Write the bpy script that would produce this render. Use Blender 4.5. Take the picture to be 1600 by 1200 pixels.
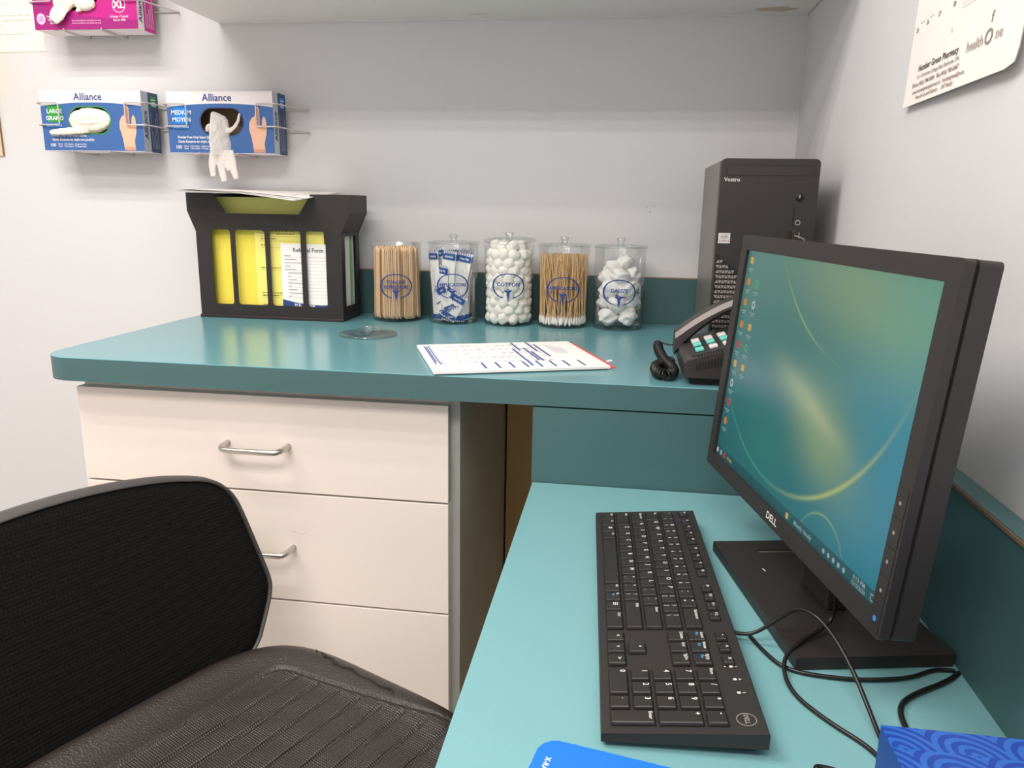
import bpy, bmesh, math, random
from math import sin, cos, pi, radians, sqrt, exp, atan2
from mathutils import Vector, Matrix, Euler
from mathutils.geometry import tessellate_polygon
random.seed(7)
for o in list(bpy.data.objects): bpy.data.objects.remove(o)
C = bpy.context.scene
COL = C.collection
# desk top is z = 0, the floor is z = FL; the back wall is y = 0, the right wall is x = 0
FL = -0.74

# ---------------------------------------------------------------- camera
cam_d = bpy.data.cameras.new('camera'); cam = bpy.data.objects.new('camera', cam_d); COL.objects.link(cam)
cam_d.sensor_fit = 'HORIZONTAL'; cam_d.sensor_width = 36.0; cam_d.lens = 1200.8/1600*36
cam_d.clip_start = 0.02
yaw, pit, rol = radians(8.0118), radians(-13.09), radians(-1.0017)
MR = Matrix.Rotation(yaw, 3, 'Z') @ Matrix.Rotation(pit, 3, 'X') @ Matrix.Rotation(rol, 3, 'Y')
cam.matrix_world = Matrix.Translation((-0.3445, -1.7414, 0.4088)) @ (MR @ Matrix.Rotation(pi/2, 3, 'X')).to_4x4()
C.camera = cam
# ---------------------------------------------------------------- world, lights, exposure
w = bpy.data.worlds.new('world'); C.world = w; w.use_nodes = True
w.node_tree.nodes['Background'].inputs[0].default_value = (0.9, 0.95, 1, 1)
w.node_tree.nodes['Background'].inputs[1].default_value = 0.2
def area(name, loc, sx, sy, power, col):
    d = bpy.data.lights.new(name, 'AREA'); d.shape = 'RECTANGLE'; d.size = sx; d.size_y = sy
    d.energy = power; d.color = col
    o = bpy.data.objects.new(name, d); COL.objects.link(o); o.location = loc
    return o
LIGHTS = ((-1.50, -1.20, 6.3), (-0.75, -2.20, 7.2))       # first fitting follows the cast shadows; second is added as fill
for lx, ly, pw in LIGHTS:
    for dy in (-0.17, 0, 0.17):
        area('tube_and_fill_light', (lx, ly+dy, 1.64), 1.15, 0.05, pw, (1.0, 0.955, 0.90))
C.view_settings.view_transform = 'Standard'; C.view_settings.look = 'None'
C.view_settings.gamma = 1; C.view_settings.use_curve_mapping = False
C.view_settings.exposure = 0.60

# ---------------------------------------------------------------- materials
def lin(h):
    if isinstance(h, str):
        h = h.lstrip('#'); v = [int(h[i:i+2], 16)/255 for i in (0, 2, 4)]
    else: v = h
    return tuple(c/12.92 if c <= 0.04045 else ((c+0.055)/1.055)**2.4 for c in v)+(1,)
MC = {}
def mat(name, col, rough=0.5, metal=0.0, bump=None, var=None, spec=0.5, trans=0.0, sub=0.0, emit=None, estr=0, coat=0):
    if name in MC: return MC[name]
    m = bpy.data.materials.new(name); m.use_nodes = True; N = m.node_tree.nodes; L = m.node_tree.links
    b = N['Principled BSDF']; c = lin(col)
    b.inputs['Base Color'].default_value = c
    b.inputs['Roughness'].default_value = rough; b.inputs['Metallic'].default_value = metal
    b.inputs['Specular IOR Level'].default_value = spec
    b.inputs['Transmission Weight'].default_value = trans
    b.inputs['Coat Weight'].default_value = coat
    if emit: b.inputs['Emission Color'].default_value = lin(emit); b.inputs['Emission Strength'].default_value = estr
    tc = N.new('ShaderNodeTexCoord')
    # every material keeps a little procedural variation of its own colour
    nz = N.new('ShaderNodeTexNoise'); L.new(tc.outputs['Object'], nz.inputs['Vector'])
    vs, va = var or (18, 0.03)
    nz.inputs['Scale'].default_value = vs; nz.inputs['Detail'].default_value = 3
    mx = N.new('ShaderNodeMix'); mx.data_type = 'RGBA'
    mx.inputs[6].default_value = tuple(x*(1-va) for x in c[:3])+(1,); mx.inputs[7].default_value = tuple(min(1, x*(1+va)) for x in c[:3])+(1,)
    L.new(nz.outputs['Fac'], mx.inputs[0]); L.new(mx.outputs[2], b.inputs['Base Color'])
    if bump:
        kind, sc, st, ds = bump
        if kind == 'noise': t = N.new('ShaderNodeTexNoise'); t.inputs['Scale'].default_value = sc; t.inputs['Detail'].default_value = 4; out = t.outputs['Fac']
        elif kind == 'voronoi': t = N.new('ShaderNodeTexVoronoi'); t.inputs['Scale'].default_value = sc; t.inputs['Randomness'].default_value = 0.0; out = t.outputs['Distance']
        else: t = N.new('ShaderNodeTexWave'); t.inputs['Scale'].default_value = sc; t.bands_direction = 'Z'; t.inputs['Distortion'].default_value = 2; out = t.outputs['Fac']
        L.new(tc.outputs['Object'], t.inputs['Vector'])
        bp = N.new('ShaderNodeBump'); bp.inputs['Strength'].default_value = st; bp.inputs['Distance'].default_value = ds
        L.new(out, bp.inputs['Height']); L.new(bp.outputs['Normal'], b.inputs['Normal'])
    MC[name] = m; return m
def clear(name, col=(0.93, 0.95, 0.95), base=0.86, gl=0.05):
    if name in MC: return MC[name]
    m = bpy.data.materials.new(name); m.use_nodes = True; N = m.node_tree.nodes; L = m.node_tree.links
    N.remove(N['Principled BSDF']); out = N['Material Output']
    t = N.new('ShaderNodeBsdfTransparent'); t.inputs[0].default_value = (*[c for c in col], 1)
    g = N.new('ShaderNodeBsdfGlossy'); g.inputs['Roughness'].default_value = 0.08
    lw = N.new('ShaderNodeLayerWeight'); lw.inputs[0].default_value = 0.35
    mr = N.new('ShaderNodeMapRange'); L.new(lw.outputs['Fresnel'], mr.inputs['Value']); mr.inputs['To Max'].default_value = 0.4; mr.inputs['To Min'].default_value = gl*0.3
    nz = N.new('ShaderNodeTexNoise'); nz.inputs['Scale'].default_value = 30
    bp = N.new('ShaderNodeBump'); bp.inputs['Strength'].default_value = 0.03; bp.inputs['Distance'].default_value = 0.002
    L.new(nz.outputs['Fac'], bp.inputs['Height']); L.new(bp.outputs['Normal'], g.inputs['Normal'])
    ms = N.new('ShaderNodeMixShader'); L.new(mr.outputs['Result'], ms.inputs[0]); L.new(t.outputs[0], ms.inputs[1]); L.new(g.outputs[0], ms.inputs[2])
    L.new(ms.outputs[0], out.inputs[0]); MC[name] = m; return m
def filmy(name, col, alpha):
    if name in MC: return MC[name]
    m = mat(name, col, 0.35, bump=('noise', 70, 0.5, 0.003)); N = m.node_tree.nodes; L = m.node_tree.links
    t = N.new('ShaderNodeBsdfTransparent'); ms = N.new('ShaderNodeMixShader'); ms.inputs[0].default_value = alpha
    L.new(t.outputs[0], ms.inputs[1]); L.new(N['Principled BSDF'].outputs[0], ms.inputs[2]); L.new(ms.outputs[0], N['Material Output'].inputs[0])
    return m
wallm = mat('painted_wall', '#dad9dc', 0.6, bump=('noise', 220, 0.25, 0.001), var=(3, 0.015))
ceilm = mat('ceiling_tile', '#ecebe6', 0.9, bump=('noise', 120, 0.4, 0.002))
floorm = mat('vinyl_floor', '#c9c2b8', 0.5, var=(60, 0.08))
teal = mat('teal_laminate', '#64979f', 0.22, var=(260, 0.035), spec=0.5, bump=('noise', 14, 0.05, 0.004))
teal_shaded = mat('teal_laminate_shaded', '#456769', 0.4, var=(260, 0.035))  # same teal darkened: shade on upright faces put into the colour
teal_desk = mat('teal_desk_laminate_lit', '#72a2a7', 0.38, var=(260, 0.03), bump=('noise', 400, 0.06, 0.0005))  # desk top made lighter: overhead light partly put into the colour
brownedge = mat('laminate_seam', '#8a6f55', 0.6)
white_lam = mat('cream_laminate', '#ece0d8', 0.38, var=(8, 0.012))
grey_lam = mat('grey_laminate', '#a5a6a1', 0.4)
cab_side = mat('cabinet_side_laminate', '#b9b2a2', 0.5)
shelfm = mat('upper_cabinet_laminate', '#efebe8', 0.5, var=(6, 0.02))
brownp = mat('brown_panel', '#b3925c', 0.6, var=(20, 0.08))
steel = mat('brushed_steel', '#c4c0ba', 0.28, 1.0)
wirem = mat('white_wire', '#c9c5c2', 0.35, 0.3)
blk = mat('black_plastic', '#252120', 0.42, bump=('noise', 900, 0.15, 0.0004))
blk_matte = mat('black_bezel', '#282423', 0.5, bump=('noise', 1200, 0.12, 0.0003))
blk_key = mat('key_plastic', '#262322', 0.4)
blk_deep = mat('black_recess', '#0d0c0c', 0.6)
cablem = mat('cable_rubber', '#141212', 0.35)
trayb = mat('tray_plastic', '#272120', 0.5, bump=('noise', 1000, 0.2, 0.0004))
paper = mat('white_paper', '#f3efec', 0.8)
cream = mat('cream_paper', '#f6efe2', 0.8)
yellow = mat('yellow_paper', '#f2dd52', 0.75)
yellow_l = mat('pale_yellow_paper', '#f4e77c', 0.75)
yfold = mat('yellow_folder', '#dcd67c', 0.75)
greenp = mat('green_paper', '#8fbf92', 0.8)
inkk = mat('grey_ink', '#4b4848', 0.7)
inkl = mat('pale_grey_ink', '#b9b2ae', 0.7)
navy = mat('navy_ink', '#2a4484', 0.6)
blueink = mat('blue_ink', '#1f4c96', 0.5)
lilac = mat('lilac_ink', '#c9c4da', 0.7)
redp = mat('red_paper', '#e4564f', 0.7)
redl = mat('pale_red_ink', '#d79a92', 0.7)
mat('mid_grey_ink', '#8e8a88', .7)
calink = mat('brown_grey_ink', '#8a7470', .7)
white_ink = mat('white_ink', '#f4f4f6', 0.6)
boxblue = mat('glove_box_blue', '#3c65a3', 0.45, var=(6, 0.06))
boxnavy = mat('glove_box_navy', '#26436f', 0.45)
boxwhite = mat('glove_box_white', '#f1e8ea', 0.5)
boxgrey = mat('glove_box_grey', '#c3c3ca', 0.5)
boxin = mat('cardboard_inside', '#8a7455', 0.9)
cyanp = mat('bright_blue_print', '#1d84dd', 0.5)
greenpr = mat('green_print', '#2a9a3a', 0.5)
mag = mat('glove_box_magenta', '#c01786', 0.45, var=(8, 0.08))
pinkm = mat('pale_pink_print', '#f3bfdf', 0.5)
skin = mat('printed_skin', '#e7b79a', 0.5, var=(30, 0.08))
skin_d = mat('printed_skin_shade', '#cf957c', 0.5)
latex = mat('vinyl_glove', '#f3ead8', 0.4, bump=('noise', 55, 0.7, 0.004))
latex2 = filmy('sheer_vinyl_glove', '#f1ebe6', 0.72)
wood = mat('birch_wood', '#ecc9a2', 0.6, var=(40, 0.1))
wood2 = mat('applicator_wood', '#ecc48e', 0.55, var=(40, 0.12))
cotton = mat('cotton_wool', '#fdf8f0', 0.95, bump=('noise', 120, 0.6, 0.002))
gauzem = mat('gauze_cloth', '#fbf9f6', 0.9, bump=('voronoi', 900, 0.3, 0.0005))
film = mat('silver_film', '#a7a6ab', 0.25, 0.3)
acryl = clear('clear_acrylic', (0.985, 0.99, 0.99), gl=0.1)
acryl_lid = clear('clear_acrylic_lid', (0.94, 0.965, 0.965), gl=0.5)
labelblue = mat('label_blue', '#123a86', 0.4)
phonek_w = mat('phone_key_white', '#d9d6d6', 0.5)
phonek_t = mat('phone_key_aqua', '#6fd0c2', 0.5)
phoneb = mat('phone_plastic', '#35302f', 0.4)
phone_g = mat('handset_grey_stripe', '#8d8381', 0.4)
pcside = mat('computer_side_steel', '#6f6965', 0.35, 0.2)
pcfront = mat('computer_front_plastic', '#272322', 0.45, bump=('noise', 1000, 0.2, 0.0003))
meshgrey = mat('vent_grey', '#8b8583', 0.5)
legend = mat('key_legend_white', '#d5d3d2', 0.6)
legend_b = mat('key_legend_blue', '#4ba0d8', 0.6)
chair_fab = mat('chair_mesh_fabric', '#0d0b0b', 0.8, bump=('voronoi', 210, 0.6, 0.002), spec=0.2)
chair_rim = mat('chair_frame_plastic', '#403c3b', 0.5, bump=('noise', 400, 0.1, 0.001))
seat_m = mat('seat_vinyl', '#2c2523', 0.36, bump=('noise', 420, 0.55, 0.002))
seat_p = mat('seat_panel_vinyl', '#2a2422', 0.38, bump=('voronoi', 330, 0.7, 0.0018))
chair_m = mat('chair_base_plastic', '#1b1a1a', 0.4)
castor = mat('castor_rubber', '#151515', 0.6)
tis_side = mat('tissue_box_blue', '#1f4788', 0.4)
tissue = mat('tissue_paper', '#f7efe9', 0.9)
beige = mat('beige_tissue_shade', '#d9b08f', 0.9)
cardblue = mat('card_blue', '#1670e6', 0.35, var=(4, 0.12))
calpaper = mat('calendar_paper', '#f8f0ea', 0.7)

# ---------------------------------------------------------------- mesh builder
_tc = {}
def text_geo(s, size):
    # built at unit size, so that tiny letters fill cleanly, then scaled
    if s not in _tc:
        cu = bpy.data.curves.new('t', 'FONT'); cu.body = s; cu.size = 1.0; cu.resolution_u = 2; cu.offset = 0.014
        cu.align_x = 'CENTER'; cu.align_y = 'CENTER'
        ob = bpy.data.objects.new('t', cu); COL.objects.link(ob)
        dg = bpy.context.evaluated_depsgraph_get(); me = ob.evaluated_get(dg).to_mesh()
        vs = [tuple(v.co) for v in me.vertices]; fs = [tuple(p.vertices) for p in me.polygons]
        ob.evaluated_get(dg).to_mesh_clear(); bpy.data.objects.remove(ob); bpy.data.curves.remove(cu)
        _tc[s] = (vs, fs)
    vs, fs = _tc[s]
    return [(x*size, y*size, z) for x, y, z in vs], fs
class MB:
    def __init__(s): s.bm = bmesh.new(); s.mats = []
    def mi(s, m):
        if m not in s.mats: s.mats.append(m)
        return s.mats.index(m)
    def add(s, vs, fs, m, M=None, smooth=False, warp=None):
        i = s.mi(m); out = []
        for v in vs:
            v = Vector(v)
            if warp: v = Vector(warp(v))
            if M is not None: v = M @ v
            out.append(s.bm.verts.new(v))
        for f in fs:
            try: fc = s.bm.faces.new([out[k] for k in f]); fc.material_index = i; fc.smooth = smooth
            except ValueError: pass
        return s
    def merge(s, b, m, M=None, smooth=False, warp=None):
        b.verts.index_update()
        s.add([v.co.copy() for v in b.verts], [[v.index for v in f.verts] for f in b.faces], m, M, smooth, warp); b.free(); return s
    def box(s, lo, hi, m, r=0, M=None, seg=2, smooth=False, warp=None):
        b = bmesh.new(); bmesh.ops.create_cube(b, size=1)
        for v in b.verts: v.co = Vector([(lo[i]+hi[i])/2+v.co[i]*(hi[i]-lo[i]) for i in range(3)])
        if r: bmesh.ops.bevel(b, geom=list(b.edges), offset=r, segments=seg, profile=0.5, affect='EDGES')
        return s.merge(b, m, M, smooth, warp)
    def prism(s, pts, z0, z1, m, M=None, r=0, warp=None, smooth=False):
        b = bmesh.new(); vs = [b.verts.new((x, y, z0)) for x, y in pts]; f = b.faces.new(vs)
        e = bmesh.ops.extrude_face_region(b, geom=[f])
        for v in e['geom']:
            if isinstance(v, bmesh.types.BMVert): v.co.z = z1
        if r: bmesh.ops.bevel(b, geom=[e for e in b.edges if abs(e.verts[0].co.z-e.verts[1].co.z) < 1e-9 and e.verts[0].co.z == z1], offset=r, segments=2, profile=0.5, affect='EDGES')
        bmesh.ops.recalc_face_normals(b, faces=b.faces)
        return s.merge(b, m, M, smooth, warp)
    def holed(s, outer, holes, t, m, M=None, warp=None):
        b = bmesh.new(); es = []; loops = []
        for lp in [outer]+holes:
            vs = [b.verts.new((x, y, 0)) for x, y in lp]; loops.append(vs)
            for i in range(len(vs)): es.append(b.edges.new((vs[i], vs[(i+1) % len(vs)])))
        bmesh.ops.triangle_fill(b, use_beauty=True, edges=es)
        fs = [f for f in b.faces]; mp = {v: b.verts.new((v.co.x, v.co.y, t)) for lp in loops for v in lp}
        for f in fs: b.faces.new([mp[v] for v in reversed(f.verts)])
        for lp in loops:
            for i in range(len(lp)):
                a, c = lp[i], lp[(i+1) % len(lp)]; b.faces.new([a, c, mp[c], mp[a]])
        bmesh.ops.recalc_face_normals(b, faces=b.faces)
        return s.merge(b, m, M, False, warp)
    def cyl(s, p0, p1, r0, r1, m, n=20, cap=True, smooth=True):
        p0 = Vector(p0); p1 = Vector(p1); d = (p1-p0).normalized(); q = d.to_track_quat('Z', 'Y').to_matrix()
        vs = []; fs = []
        for p, r in ((p0, r0), (p1, r1)):
            for i in range(n): a = 2*pi*i/n; vs.append(p+q @ Vector((r*cos(a), r*sin(a), 0)))
        for i in range(n): j = (i+1) % n; fs.append((i, j, n+j, n+i))
        s.add(vs, fs, m, smooth=smooth)
        if cap: s.add(vs[:n], [tuple(reversed(range(n)))], m); s.add(vs[n:], [tuple(range(n))], m)
        return s
    def lathe(s, prof, m, n=40, M=None, smooth=True):
        vs = []; fs = []
        for r, z in prof:
            for i in range(n): a = 2*pi*i/n; vs.append((r*cos(a), r*sin(a), z))
        for k in range(len(prof)-1):
            for i in range(n): j = (i+1) % n; fs.append((k*n+i, k*n+j, (k+1)*n+j, (k+1)*n+i))
        if prof[0][0] > 1e-6: pass
        return s.add(vs, fs, m, M, smooth)
    def tube(s, pts, r, m, n=8, smooth_path=0, flat=None, M=None, closed=False):
        P = [Vector(p) for p in pts]; Rr = list(r) if hasattr(r, '__len__') else [r]*len(P)
        for _ in range(smooth_path):
            Q = [P[0]]; S = [Rr[0]]
            for a, b, ra, rb in zip(P, P[1:], Rr, Rr[1:]):
                Q += [a*0.75+b*0.25, a*0.25+b*0.75]; S += [ra*.75+rb*.25, ra*.25+rb*.75]
            Q.append(P[-1]); S.append(Rr[-1]); P, Rr = Q, S
        vs = []; fs = []; up = None
        for i, p in enumerate(P):
            if closed: t = (P[(i+1) % len(P)]-P[i-1]).normalized()
            else: t = (P[min(i+1, len(P)-1)]-P[max(i-1, 0)]).normalized()
            if up is None: up = t.orthogonal().normalized() if flat is None else Vector(flat[2]); 
            up = (up-t*up.dot(t)).normalized(); sd = t.cross(up)
            for k in range(n):
                a = 2*pi*k/n; fx, fy = (flat[0], flat[1]) if flat else (1, 1)
                vs.append(p+up*(cos(a)*Rr[i]*fx)+sd*(sin(a)*Rr[i]*fy))
        NN = len(P)
        for i in range(NN if closed else NN-1):
            for k in range(n): j = (k+1) % n; i2 = (i+1) % NN; fs.append((i*n+k, i*n+j, i2*n+j, i2*n+k))
        if not closed: fs.append(tuple(reversed(range(n)))); fs.append(tuple(range((NN-1)*n, NN*n)))
        return s.add(vs, fs, m, M, True)
    def text(s, t, size, m, M, warp=None, sx=1.0):
        vs, fs = text_geo(t, size); return s.add([(v[0]*sx, v[1], v[2]) for v in vs], fs, m, M, False, warp)
    def quad(s, x0, y0, x1, y1, m, M=None, z=0.0003, warp=None):
        return s.add([(x0, y0, z), (x1, y0, z), (x1, y1, z), (x0, y1, z)], [(0, 1, 2, 3)], m, M, False, warp)
    def poly(s, pts, m, M=None, z=0.0003, warp=None):
        tri = tessellate_polygon([[Vector((x, y, 0)) for x, y in pts]])
        fs = []
        for a, c, d in tri:
            A, B, D = pts[a], pts[c], pts[d]
            cr_ = (B[0]-A[0])*(D[1]-A[1])-(B[1]-A[1])*(D[0]-A[0]); fs.append((a, c, d) if cr_ > 0 else (a, d, c))
        return s.add([(x, y, z) for x, y in pts], fs, m, M, False, warp)
    def ico(s, c, r, m, sub=2, scale=(1, 1, 1), f=None, M=None):
        b = bmesh.new(); bmesh.ops.create_icosphere(b, subdivisions=sub, radius=1)
        for v in b.verts:
            k = f(v.co) if f else 1
            v.co = Vector([c[i]+v.co[i]*r*scale[i]*k for i in range(3)])
        return s.merge(b, m, M, True)
    def build(s, name, parent=None, loc=None, rot=None):
        me = bpy.data.meshes.new(name); bmesh.ops.recalc_face_normals(s.bm, faces=[]) ; s.bm.to_mesh(me); s.bm.free()
        for m in s.mats: me.materials.append(m)
        o = bpy.data.objects.new(name, me); COL.objects.link(o)
        if parent: o.parent = parent
        if loc is not None: o.location = loc
        if rot is not None: o.rotation_euler = rot
        return o
def tag(o, label=None, cat=None, group=None, kind=None):
    if label: o['label'] = label
    if cat: o['category'] = cat
    if group: o['group'] = group
    if kind: o['kind'] = kind
    return o
def thing(name, label, cat, loc=(0, 0, 0), rot=(0, 0, 0), group=None):
    o = bpy.data.objects.new(name, None); COL.objects.link(o); o.location = loc; o.rotation_euler = rot; o.empty_display_size = 0.05
    return tag(o, label, cat, group)
def copy_tree(o, parent=None):
    c = o.copy(); COL.objects.link(c)
    if parent: c.parent = parent
    for ch in list(o.children): copy_tree(ch, c)
    return c
T = Matrix.Translation
def RX(a): return Matrix.Rotation(radians(a), 4, 'X')
def RY(a): return Matrix.Rotation(radians(a), 4, 'Y')
def RZ(a): return Matrix.Rotation(radians(a), 4, 'Z')
FRONT = RX(90)                      # x right, text y -> z up, faces -y
def rrect(x0, y0, x1, y1, r, n=5):
    pts = []
    for cx, cy, a0 in ((x1-r, y0+r, -90), (x1-r, y1-r, 0), (x0+r, y1-r, 90), (x0+r, y0+r, 180)):
        for i in range(n+1): a = radians(a0+90*i/n); pts.append((cx+r*cos(a), cy+r*sin(a)))
    return pts
def solid(name, lo, hi, m, kind='structure'):
    b = MB(); b.box([lo[i]-lo[i] for i in range(3)], [hi[i]-lo[i] for i in range(3)], m)
    return tag(b.build(name, loc=lo), kind=kind)

# ---------------------------------------------------------------- room
X0, Y0, ZC = -3.0, -3.4, 1.66
solid('floor', (X0, Y0, FL-0.1), (0, 0, FL), floorm)
solid('ceiling', (X0, Y0, ZC), (0, 0, ZC+0.1), ceilm)
solid('wall_back', (X0-0.1, 0, FL-0.1), (0.1, 0.1, ZC+0.1), wallm)
solid('wall_right', (0, Y0, FL-0.1), (0.1, 0, ZC+0.1), wallm)
solid('wall_left', (X0-0.1, Y0, FL-0.1), (X0, 0, ZC+0.1), wallm)
solid('wall_front', (X0-0.1, Y0-0.1, FL-0.1), (0.1, Y0, ZC+0.1), wallm)
for (x, y, lb) in ((LIGHTS[0][0], LIGHTS[0][1], 'recessed fluorescent ceiling light nearer the wall cabinet'), (LIGHTS[1][0], LIGHTS[1][1], 'unseen fill light added as a ceiling fitting over the middle of the room')):
    t = thing('ceiling_light', lb, 'ceiling light', (x, y, ZC))
    b = MB()
    b.holed([(-.62, -.32), (.62, -.32), (.62, .32), (-.62, .32)], [[(-.59, -.29), (.59, -.29), (.59, .29), (-.59, .29)]], -0.012, white_lam)
    b.build('frame', t)
    b = MB(); b.box((-.59, -.29, -.008), (.59, .29, -.002), mat('light_diffuser', '#ffffff', 0.5, emit='#fff6ea', estr=1.2)); b.build('diffuser', t)

# ---------------------------------------------------------------- worktop (high counter)
HC, HB, DC = 0.158, 0.1195, -0.6415
t = thing('worktop', 'teal laminate counter top with rounded left corner along the back wall', 'countertop', (0, 0, HC))
pts = [(-0.001, DC), (-0.001, -0.001), (-1.2690, -0.001), (-1.277, -0.20), (-1.2815, -0.575)]
r = 0.055
cx, cy = -1.2815+r, DC+r
pts += [(cx+r*cos(a), cy+r*sin(a)) for a in [radians(180+90*i/10) for i in range(11)]]
b = MB(); b.prism(pts, HB-HC, 0, teal, r=0.0012); ei = b.mi(teal_shaded)
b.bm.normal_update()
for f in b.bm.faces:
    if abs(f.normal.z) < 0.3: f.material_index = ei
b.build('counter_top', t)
t = thing('backsplash', 'dark teal backsplash strip along the wall behind the row of jars', 'backsplash', (0, 0, HC))
b = MB(); b.box((-1.255, -0.020, 0.0004), (-0.0205, -0.001, 0.0998), teal_shaded); b.box((-1.255, -0.0208, 0.0999), (-0.0205, -0.001, 0.1012), brownedge); b.build('back_strip', t)
b = MB(); b.box((-0.020, -0.60, 0.0004), (-0.001, -0.001, 0.101), teal_shaded); b.build('side_strip', t)

# ---------------------------------------------------------------- desk (low)
XD = -0.4652
t = thing('desk', 'lower teal laminate desk with keyboard and monitor on it', 'desk', (XD, -1.9, 0))
b = MB()
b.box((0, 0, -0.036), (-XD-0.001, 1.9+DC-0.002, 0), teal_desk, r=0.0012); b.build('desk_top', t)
b = MB(); b.box((-0.002, 1.9+DC+0.0005, -0.036), (-XD-0.001, 1.9+DC+0.02, HB-0.0025), teal_shaded); b.build('apron_panel', t)
t = thing('desk_splash', 'teal splash board with worn top edge on the right wall behind the monitor', 'backsplash', (XD, -1.9, 0))
b = MB(); b.box((-XD-0.022, 0, 0.0003), (-XD-0.001, 1.9+DC-0.003, 0.155), teal_shaded)
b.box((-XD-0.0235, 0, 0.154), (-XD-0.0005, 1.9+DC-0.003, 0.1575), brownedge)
b.box((-XD-0.0225, 0, 0.1572), (-XD-0.0015, 1.9+DC-0.003, 0.1585), teal_shaded); b.build('splash_board', t)
t = thing('kneehole_panel', 'brown panel at the back of the dark kneehole under the counter', 'panel', (XD, -1.9, 0))
b = MB(); b.box((-0.118, 1.9-0.11, FL+0.001), (-XD-0.002, 1.9-0.09, HB-0.003), brownp); b.build('board', t)

# ---------------------------------------------------------------- drawer cabinet
XL, XR, DD = -1.236, -0.6033, -0.6115
t = thing('drawer_cabinet', 'cream fronted drawer cabinet under the left end of the teal counter', 'cabinet', (XL, DD, FL))
W = XR-XL; ZT = HB-FL
b = MB()
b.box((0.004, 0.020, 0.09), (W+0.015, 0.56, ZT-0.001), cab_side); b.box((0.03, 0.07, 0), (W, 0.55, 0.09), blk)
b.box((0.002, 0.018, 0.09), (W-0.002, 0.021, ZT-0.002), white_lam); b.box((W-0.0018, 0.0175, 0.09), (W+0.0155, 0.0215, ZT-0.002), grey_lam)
b.build('carcass', t)
def handle(parent, x, z):
    b = MB(); h = 0.0525
    b.tube([(x-h, 0, z), (x-h, -0.02, z), (x-h+.004, -.030, z-.001), (x-h+.014, -0.034, z-.002), (x+h-.014, -0.034, z-.002), (x+h-.004, -.030, z-.001), (x+h, -0.02, z), (x+h, 0, z)], 0.0048, steel, n=12, smooth_path=1)
    b.build('handle', parent)
zs = [0.1045, -0.0600, -0.2556, -0.6450]
for i in range(3):
    b = MB(); b.box((0, 0, zs[i+1]+0.0022-FL), (W, 0.018, zs[i]-0.0012-FL), white_lam, r=0.0008)
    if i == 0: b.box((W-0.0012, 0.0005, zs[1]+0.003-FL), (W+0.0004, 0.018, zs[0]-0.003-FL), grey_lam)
    if i == 1:
        for sx, sz, ln in ((.365, -.128, .010), (.378, -.131, .008), (.388, -.129, .004)): b.quad(sx, sz-FL, sx+ln, sz-FL+0.0007, mat('pink_scuff', '#d8b3aa', .6), M=FRONT @ RZ(0))
    d = b.build('drawer', t)
    if i < 3: handle(d, 0.315, (zs[i]+zs[i+1])/2-FL-(0.001 if i == 0 else -0.002))

# ---------------------------------------------------------------- wall cabinet above
XS, HS = -1.2655, 0.7935
t = thing('wall_cabinet', 'pale grey upper cabinet across the top of the picture, seen from below', 'cabinet', (XS, -0.42, HS))
b = MB(); b.box((0, 0, 0), (-XS-0.002, 0.4185, 0.018), shelfm); b.box((0, 0, 0.018), (0.018, 0.4185, 0.62), shelfm); b.box((-XS-0.02, 0, 0.018), (-XS-0.002, 0.4185, 0.62), shelfm)
b.box((0, 0, 0.60), (-XS-0.002, 0.4185, 0.62), shelfm); b.box((0.018, 0.40, 0.018), (-XS-0.02, 0.4185, 0.60), shelfm); b.build('carcass', t)
for i in range(2):
    x0 = 0.001+i*(-XS/2); b = MB(); b.box((x0, -0.018, 0.004), (x0-XS/2-0.004, -0.001, 0.618), shelfm, r=0.001); b.build('door', t)
b = MB(); b.box((0.003, 0.4155, -0.0015), (-XS-0.004, 0.4185, -0.0002), shelfm); b.build('rear_trim', t)
b = MB()
for (x, y, a, c) in ((1.21, .36, .05, .02), (.56, .37, .04, .006), (.25, .38, .05, .004)):
    pass
b.poly([(1.195+.04*cos(k*pi/8)*(1+.2*sin(3*k)), .375+.018*sin(k*pi/8)*(1+.3*cos(2*k))) for k in range(16)], mat('water_stain', '#d3c0aa', .6), z=-0.0003)
b.build('water_stain', t)
b = MB(); b.poly([(.60+.02*cos(k*pi/8), .372+.003*sin(k*pi/8)) for k in range(16)], MC['water_stain'], z=-0.0003); b.build('water_stain', t)

# ---------------------------------------------------------------- glove boxes, gloves, racks
def hand_print(b, M, x, y, s=1.0):
    # printed hand reaching up: wrist, palm, two fingers up, folded fingers, thumb
    P = [(-.010, -.050), (.016, -.050), (.015, -.030), (.020, -.012), (.022, .002), (.020, .020), (.016, .026), (.012, .020), (.010, .006), (.006, .002), (.006, .040), (.003, .046), (-.001, .044), (-.003, .040), (-.005, .026), (-.012, .022), (-.018, .012), (-.019, -.002), (-.014, -.020)]
    b.poly([(x+a*s, y+c*s) for a, c in P], skin, M, z=0.0005)
    b.poly([(x+a*s, y+c*s) for a, c in [(-.001, .004), (.0045, .004), (.0045, .038), (.002, .042), (-.001, .040)]], skin_d, M, z=0.0007)
    b.poly([(x+a*s, y+c*s) for a, c in [(-.009, -.050), (.0155, -.050), (.0153, -.043), (-.0098, -.042)]], skin_d, M, z=0.0007)
def oval(cx, cy, w, h, n=10):
    r = h/2; pts = []
    for i in range(n+1): a = radians(-90+180*i/n); pts.append((cx+w/2-r+r*cos(a), cy+r*sin(a)))
    for i in range(n+1): a = radians(90+180*i/n); pts.append((cx-w/2+r+r*cos(a), cy+r*sin(a)))
    return pts
BW, BH, BD = 0.245, 0.129, 0.064
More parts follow.
